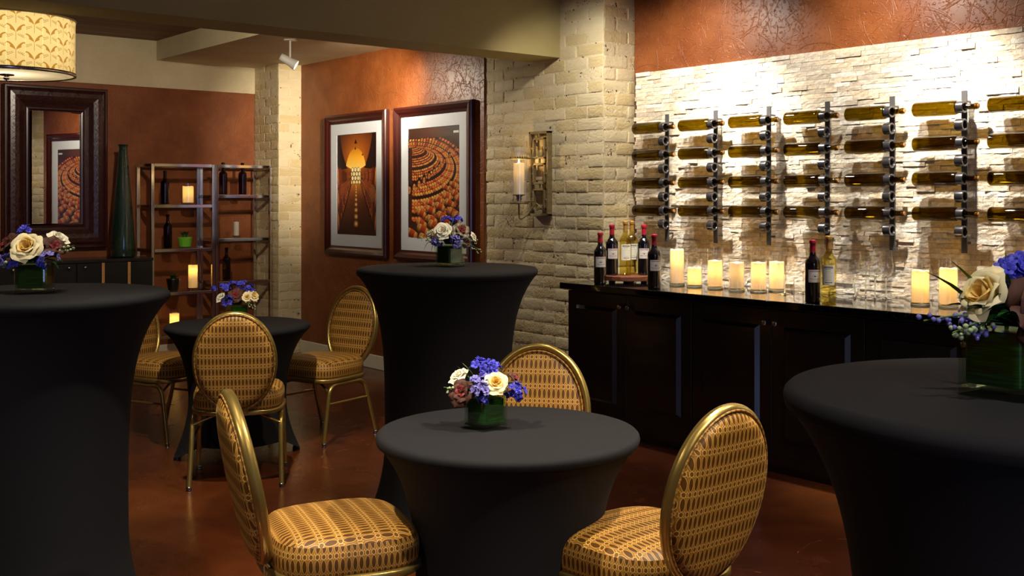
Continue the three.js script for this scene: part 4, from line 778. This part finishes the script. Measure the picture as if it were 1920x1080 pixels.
// ------------------------------------------------------------------ sideboard and tall vase under the mirror
{
  const x0 = 1.72, x1 = 3.553, zf = -9.115, zb = ZM + 0.025, h = 0.92, t = thing('sideboard', 'black sideboard with oak strips and round knobs under the mirror', 'sideboard', [0, 0, 0]);
  mesh('body', span(x0, x1, 0.06, h - 0.028, zb, zf - 0.02), M.blackWood, t);
  mesh('top', rspan(x0 - 0.005, x1 + 0.005, h - 0.026, h, zb, zf + 0.008, 0.004), M.blackWood, t);
  mesh('plinth', span(x0 + 0.03, x1 - 0.03, 0, 0.06, zb, zf - 0.05), M.blackWood, t);
  const strips = [1.9, 2.29, 2.713, 3.137, 3.352];
  for (const x of strips) mesh('oak_strip', rspan(x - 0.012, x + 0.012, 0.07, h - 0.03, zf - 0.02, zf + 0.004, 0.002), M.oak, t);
  const spans = [[x0, 1.888], [1.912, 2.278], [2.302, 2.5], [2.503, 2.701], [2.725, 2.923], [2.926, 3.125], [3.149, 3.34], [3.364, x1]];
  spans.forEach(([a, b], n) => { const d = mesh('door', rspan(a + 0.0015, b - 0.0015, 0.075, h - 0.032, zf - 0.02, zf, 0.002), M.blackWood, t); const kx = { 2: b - 0.065, 3: a + 0.065, 4: b - 0.063, 5: a + 0.06 }[n]; if (kx) mesh('knob', lathe([[0.004, 0], [0.005, 0.01], [0.011, 0.014], [0.012, 0.02], [0.008, 0.025], [0, 0.026]], 18).rotateX(Math.PI / 2).translate(kx, h - 0.062, zf), M.nickel, d); });
  const v = thing('floor_vase', 'tall dark green bubbled glass vase on the sideboard', 'vase', [3.374, h, -9.315]);
  mesh('glass', lathe([[0, 0.004], [0.085, 0.0], [0.098, 0.012], [0.1, 0.06], [0.098, 0.12], [0.09, 0.25], [0.075, 0.42], [0.058, 0.62], [0.044, 0.8], [0.036, 0.9], [0.034, 0.935], [0.04, 0.952], [0.043, 0.957], [0.038, 0.955], [0.031, 0.93], [0.03, 0.85]], 48), M.greenGlass, v);
}

// ------------------------------------------------------------------ flower arrangements
function petalGeo(R, t, phi, half, seed) {                                     // a piece of a surface of revolution with a rolled lip
  const r = mulberry(seed), nu = 8, nv = 7, pos = [], uv = [], idx = [], wob = r() * 6;
  for (let j = 0; j <= nv; j++) for (let i = 0; i <= nu; i++) {
    const u = i / nu * 2 - 1, v = j / nv, rise = 1 - 0.22 * u * u * v, a = phi + u * half * Math.sin(Math.PI * (0.2 + 0.55 * v)) , open = 0.12 + 0.9 * t;
    const rad = R * (0.10 + open * (0.18 + 0.82 * Math.pow(v, 0.7)) * 0.9 + 0.22 * t * Math.pow(v, 5)) * (1 + 0.05 * Math.sin(5 * u + wob) * v), y = R * ((1.25 - 0.5 * t) * (0.1 + 0.9 * Math.sin(v * Math.PI * (0.5 + 0.12 * t))) * rise - 0.5);
    pos.push(Math.cos(a) * rad, y, Math.sin(a) * rad); uv.push(i / nu, v);
  }
  for (let j = 0; j < nv; j++) for (let i = 0; i < nu; i++) { const a = j * (nu + 1) + i, b = a + 1, c = a + nu + 1, d = c + 1; idx.push(a, c, d, a, d, b); }
  const g = new THREE.BufferGeometry(); g.setAttribute('position', new THREE.Float32BufferAttribute(pos, 3)); g.setAttribute('uv', new THREE.Float32BufferAttribute(uv, 2)); g.setIndex(idx); g.computeVertexNormals(); return g;
}
const aim = (o, at, dir) => { o.position.set(...at); o.quaternion.setFromUnitVectors(V(0, 1, 0), V(...dir).normalize()); return o; };
function rose(parent, at, dir, R, mat, seed, n = 17) {
  const core = []; for (let i = 0; i < 7; i++) core.push(petalGeo(R, 0.02 + i * 0.055, i * 2.4 + seed, 1.35, seed * 50 + i));
  const o = aim(mesh('rose', merge(core), mat === M.roseWhite ? M.roseWhite : M.roseHeart, parent), at, dir);
  for (let i = 7; i < n; i++) mesh('petal', petalGeo(R, 0.02 + (i - 1) / (n - 1) * 0.9, i * 2.4 + seed, 1.05, seed * 50 + i), mat, o);
  return o;
}
const succLeaf = (() => { const g = new THREE.SphereGeometry(1, 14, 12), p = g.attributes.position; for (let i = 0; i < p.count; i++) { const x = p.getX(i), t = (p.getY(i) + 1) / 2, z = p.getZ(i), wide = 0.42 + 0.75 * Math.sin(Math.PI * Math.min(1, t * 0.8 + 0.05)), tip = t > 0.72 ? Math.max(0.1, 1 - Math.pow((t - 0.72) / 0.28, 1.6)) * 1.05 : 1; p.setXYZ(i, x * 0.46 * wide * tip, t, z * 0.10 * wide * tip + 0.16 * x * x * wide + 0.16 * t * t); } g.computeVertexNormals(); return g; })();
function succulent(parent, at, dir, R, seed, green = false, n = 17) {
  const o = aim(mesh('succulent', new THREE.SphereGeometry(R * 0.14, 12, 8), M.succulentHeart, parent), at, dir);
  for (let i = 0; i < n; i++) { const t = i / (n - 1), l = mesh('leaf', succLeaf, green && t > 0.45 ? M.succulentGreen : t < 0.4 ? M.succulentHeart : M.succulent, o); l.scale.setScalar(R * (0.36 + 0.78 * t)); l.rotation.set(0.25 + 1.08 * t, i * 2.4 + seed, 0, 'YXZ'); l.position.set(0, -R * 0.1 * t, 0); }
  return o;
}
const floret = (() => { const g = []; for (let k = 0; k < 5; k++) g.push(new THREE.SphereGeometry(1, 7, 5).scale(0.5, 0.14, 0.62).rotateX(-0.5).translate(0, 0.12, 0.55).rotateY(k * 1.2566)); g.push(new THREE.SphereGeometry(0.22, 6, 5).translate(0, 0.12, 0)); return merge(g); })();
function sprig(parent, at, R, seed, mat, n = 12) {
  const r = mulberry(seed), g = []; for (let k = 0; k < n; k++) { const f = floret.clone().scale(R * 0.42, R * 0.42, R * 0.42), d = V(r() - 0.5, r() - 0.2, r() - 0.3).normalize(); f.applyQuaternion(new THREE.Quaternion().setFromUnitVectors(V(0, 1, 0), d)); f.translate(d.x * R * (0.5 + r() * 0.5), d.y * R * (0.5 + r() * 0.5), d.z * R * (0.5 + r() * 0.5)); g.push(f); }
  const o = mesh('delphinium', merge(g), mat, parent); o.position.set(...at); return o;
}
function berries(parent, from, to, seed, n = 12, size = 0.0035, mat = M.berry) {
  const r = mulberry(seed), a = V(...from), b = V(...to), g = []; for (let k = 0; k < n; k++) { const q = a.clone().lerp(b, 0.35 + 0.65 * k / n), s = size * (0.7 + r() * 0.6); g.push(new THREE.SphereGeometry(s, 7, 5).translate(q.x + (r() - 0.5) * 0.02, q.y + (r() - 0.5) * 0.02, q.z + (r() - 0.5) * 0.02)); }
  const o = mesh('berry_sprig', merge(g), mat, parent); mesh('stalk', smoothTube([from, [(from[0] + to[0]) / 2, (from[1] + to[1]) / 2 + 0.008, (from[2] + to[2]) / 2], to], 0.0014, 12, 5), M.stem, o); return o;
}
function arrangement(label, pos, vaseTurn, build, side = 0.098) {
  const t = thing('flower_arrangement', label, 'flowers', pos, -PSI, 'flower arrangements in glass cubes'), s = side, h = side * 1.06, rot = (g) => g.rotateY(vaseTurn);
  const ring = (w, r) => { const sh = new THREE.Shape(), k = w / 2; sh.moveTo(-k + r, -k); sh.lineTo(k - r, -k); sh.quadraticCurveTo(k, -k, k, -k + r); sh.lineTo(k, k - r); sh.quadraticCurveTo(k, k, k - r, k); sh.lineTo(-k + r, k); sh.quadraticCurveTo(-k, k, -k, k - r); sh.lineTo(-k, -k + r); sh.quadraticCurveTo(-k, -k, -k + r, -k); return sh; };
  const wall = ring(s, 0.012); wall.holes.push(ring(s - 0.009, 0.009));
  const v = mesh('glass_cube', rot(new THREE.ExtrudeGeometry(wall, { depth: h - 0.014, bevelEnabled: false, curveSegments: 5 }).rotateX(-Math.PI / 2).translate(0, 0.013, 0)), M.vaseGlass, t);
  mesh('glass_foot', rot(new THREE.ExtrudeGeometry(ring(s, 0.012), { depth: 0.0125, bevelEnabled: false, curveSegments: 5 }).rotateX(-Math.PI / 2)), M.vaseGlass, v);
  mesh('leaf_lining', rot(new THREE.ExtrudeGeometry(ring(s - 0.02, 0.008), { depth: h - 0.034, bevelEnabled: true, bevelSize: 0.002, bevelThickness: 0.002, bevelSegments: 1, curveSegments: 4 }).rotateX(-Math.PI / 2)  .translate(0, 0.02, 0)), M.lining, t);
  build(t, h);
  const r = mulberry(Math.round(pos[0] * 1000));
  for (let k = 0; k < 28; k++) { const a = r() * 6.283, R = 0.05 + r() * 0.055, y = h + 0.005 + r() * 0.05; mesh('leaf', bladeGeo([Math.cos(a) * 0.02, h - 0.005, Math.sin(a) * 0.02], [Math.cos(a) * R, y, Math.sin(a) * R], 0.012 + r() * 0.007, 0.012), M.leaf, t); }
  return t;
}
const blades = (t, list) => { for (const [x, y, z, w] of list) mesh('grass_blade', bladeGeo([x * 0.25, 0.1, z * 0.25], [x, y, z], w ?? 0.0045, 0.012), M.leafLight, t); };
arrangement('flowers with one cream rose in front on the low table in front', [2.051, LOW, -2.622], 0.72, (t) => {
  rose(t, [0.030, 0.140, 0.045], [0.12, 0.55, 0.8], 0.037, M.rose, 1); rose(t, [-0.078, 0.150, -0.01], [-0.5, 0.8, 0.3], 0.034, M.roseWhite, 2);
  succulent(t, [-0.072, 0.112, 0.035], [-0.35, 0.35, 0.85], 0.044, 1); succulent(t, [0.088, 0.145, -0.02], [0.6, 0.6, 0.3], 0.026, 2);
  for (const [p, R, s, m] of [[[-0.022, 0.178, 0], 0.034, 1, M.blue], [[0.018, 0.172, -0.01], 0.032, 2, M.blue], [[-0.012, 0.12, 0.055], 0.03, 3, M.violet], [[-0.03, 0.142, 0.045], 0.022, 4, M.violet], [[0.09, 0.112, 0.02], 0.03, 5, M.blue], [[0.0, 0.10, 0.05], 0.024, 6, M.blue], [[0.0, 0.15, 0.03], 0.024, 8, M.violet]]) sprig(t, p, R, s, m);
  blades(t, [[-0.09, 0.192, 0.02], [-0.075, 0.2, 0], [0.07, 0.2, 0.02], [0.05, 0.185, 0.04]]); berries(t, [-0.03, 0.1, 0.03], [-0.125, 0.128, 0.03], 3);
});
arrangement('flowers with a big cream rose on the tall table below the mirror', [1.040, HIGH, -3.645], 0.1, (t) => {
  rose(t, [0.005, 0.145, 0.06], [0.05, 0.45, 0.9], 0.049, M.rose, 3, 19); rose(t, [0.062, 0.165, -0.02], [0.5, 0.8, 0.2], 0.038, M.roseWhite, 4);
  succulent(t, [-0.072, 0.15, 0.03], [-0.7, 0.5, 0.5], 0.052, 3); succulent(t, [0.076, 0.148, 0.035], [0.6, 0.5, 0.6], 0.04, 4);
  for (const [p, R, s, m] of [[[-0.03, 0.19, 0.0], 0.026, 11, M.blue], [[0.068, 0.115, 0.055], 0.028, 12, M.violet], [[-0.055, 0.105, 0.055], 0.03, 13, M.violet], [[0.05, 0.1, 0.06], 0.02, 14, M.blue], [[-0.035, 0.1, 0.06], 0.02, 15, M.blue]]) sprig(t, p, R, s, m, 11);
  berries(t, [0.05, 0.11, 0.03], [0.135, 0.152, 0.03], 4, 14, 0.004); berries(t, [-0.03, 0.1, 0.05], [-0.09, 0.09, 0.06], 5, 10, 0.0045);
  blades(t, [[-0.025, 0.21, 0.03, 0.006], [-0.04, 0.16, 0.06, 0.006]]); for (const [x, y, z] of [[0.11, 0.1, 0.05], [0.1, 0.08, 0.06], [-0.1, 0.1, 0.02]]) mesh('leaf', bladeGeo([x * 0.5, 0.112, z], [x, y, z], 0.011, 0.01), M.leaf, t);
});
arrangement('flowers with a white rose on the middle tall table, before the barrel picture', [2.85, HIGH, -3.90], 0.78, (t) => {
  rose(t, [-0.025, 0.152, 0.045], [-0.2, 0.5, 0.8], 0.042, M.roseWhite, 5, 19); rose(t, [-0.085, 0.142, 0.0], [-0.7, 0.7, 0.3], 0.025, M.roseWhite, 6); rose(t, [0.098, 0.13, 0.0], [0.9, 0.4, 0.2], 0.025, M.roseWhite, 7);
  succulent(t, [0.05, 0.158, 0.03], [0.35, 0.6, 0.65], 0.047, 5, true); succulent(t, [0.075, 0.108, 0.03], [0.6, -0.1, 0.6], 0.026, 6, true);
  for (const [p, R, s, m] of [[[-0.01, 0.195, -0.01], 0.03, 21, M.blue], [[0.035, 0.2, -0.015], 0.026, 22, M.blue], [[0.025, 0.118, 0.055], 0.026, 23, M.violet], [[-0.055, 0.108, 0.045], 0.026, 24, M.violet], [[0.035, 0.098, 0.06], 0.022, 25, M.violet]]) sprig(t, p, R, s, m);
  blades(t, [[-0.115, 0.178, 0.03, 0.005], [-0.09, 0.19, 0], [0.02, 0.218, 0.02], [-0.03, 0.2, 0.0]]); berries(t, [-0.03, 0.115, 0.03], [-0.14, 0.125, 0.02], 6); berries(t, [0.05, 0.11, 0.03], [0.145, 0.065, 0.03], 7); berries(t, [0.05, 0.12, 0.03], [0.12, 0.11, 0.03], 17);
  for (const [x, y, z] of [[-0.11, 0.07, 0.04], [-0.06, 0.07, 0.07], [-0.075, 0.06, 0.05]]) mesh('leaf', bladeGeo([x * 0.6, 0.118, z], [x, y, z], 0.006, 0.012), M.leaf, t);
});
arrangement('flowers with a dark red succulent in the middle on the far low table', [2.72, LOW, -5.74], 0.6, (t) => {
  succulent(t, [0.0, 0.152, 0.04], [0.05, 0.45, 0.9], 0.05, 7); rose(t, [-0.085, 0.138, 0.01], [-0.6, 0.6, 0.5], 0.034, M.roseWhite, 8); rose(t, [0.09, 0.145, 0.01], [0.7, 0.5, 0.4], 0.037, M.rose, 9); rose(t, [0.06, 0.14, 0.03], [0.5, 0.4, 0.7], 0.03, M.rose, 10);
  for (const [p, R, s, m] of [[[-0.07, 0.185, 0.0], 0.034, 31, M.blue], [[-0.025, 0.2, -0.01], 0.032, 32, M.blue], [[0.025, 0.205, -0.01], 0.03, 33, M.blue], [[-0.035, 0.115, 0.06], 0.036, 34, M.blue], [[0.07, 0.185, 0.0], 0.028, 35, M.blue], [[-0.13, 0.185, 0.0], 0.018, 36, M.blue]]) sprig(t, p, R, s, m);
  blades(t, [[-0.105, 0.235, 0.02], [-0.09, 0.222, 0.02], [0.065, 0.222, 0.02], [0.13, 0.188, 0.02, 0.006]]); berries(t, [0.05, 0.115, 0.04], [0.115, 0.085, 0.04], 8);
});
arrangement('large flowers with a cream rose and succulent on the tall table nearest the camera', [1.647, HIGH, -0.815], 0.62, (t) => {
  rose(t, [-0.045, 0.152, 0.035], [-0.8, 0.5, 0.35], 0.043, M.rose, 11, 17); rose(t, [0.03, 0.15, -0.05], [0.2, 0.7, -0.5], 0.035, M.roseWhite, 12);
  succulent(t, [0.022, 0.134, 0.055], [0.1, 0.35, 0.9], 0.058, 8); succulent(t, [0.075, 0.12, 0.02], [0.7, 0.4, 0.4], 0.04, 9);
  for (const [p, R, s, m] of [[[-0.002, 0.184, 0.01], 0.026, 41, M.blue], [[0.028, 0.196, -0.01], 0.026, 42, M.blue], [[-0.07, 0.118, 0.02], 0.018, 43, M.violet]]) sprig(t, p, R, s, m);
  blades(t, [[-0.128, 0.19, 0.0, 0.012], [-0.09, 0.208, 0.0, 0.011], [-0.012, 0.222, 0.02, 0.006], [-0.024, 0.205, 0.03, 0.005]]);
  berries(t, [-0.03, 0.118, 0.04], [-0.142, 0.118, 0.04], 9, 16, 0.0036, M.violet); berries(t, [-0.03, 0.115, 0.05], [-0.105, 0.102, 0.055], 10, 26, 0.0036); berries(t, [-0.03, 0.115, 0.05], [-0.08, 0.1, 0.05], 13, 12, 0.004, M.violet);
  for (const [x, y, z, w] of [[-0.085, 0.132, 0.04, 0.011], [-0.066, 0.11, 0.065, 0.011], [-0.052, 0.125, 0.075, 0.013], [0.05, 0.2, 0.0, 0.02]]) mesh('leaf', bladeGeo([x * 0.35, 0.118, z], [x, y, z], w, 0.012), M.leaf, t);
}, 0.106);

scene.traverse((o) => { if (o.isMesh) { o.castShadow = true; o.receiveShadow = true; } if (o.isLight && o.shadow) { o.castShadow = true; o.shadow.mapSize?.set(1024, 1024); } });
renderer.render(scene, camera);
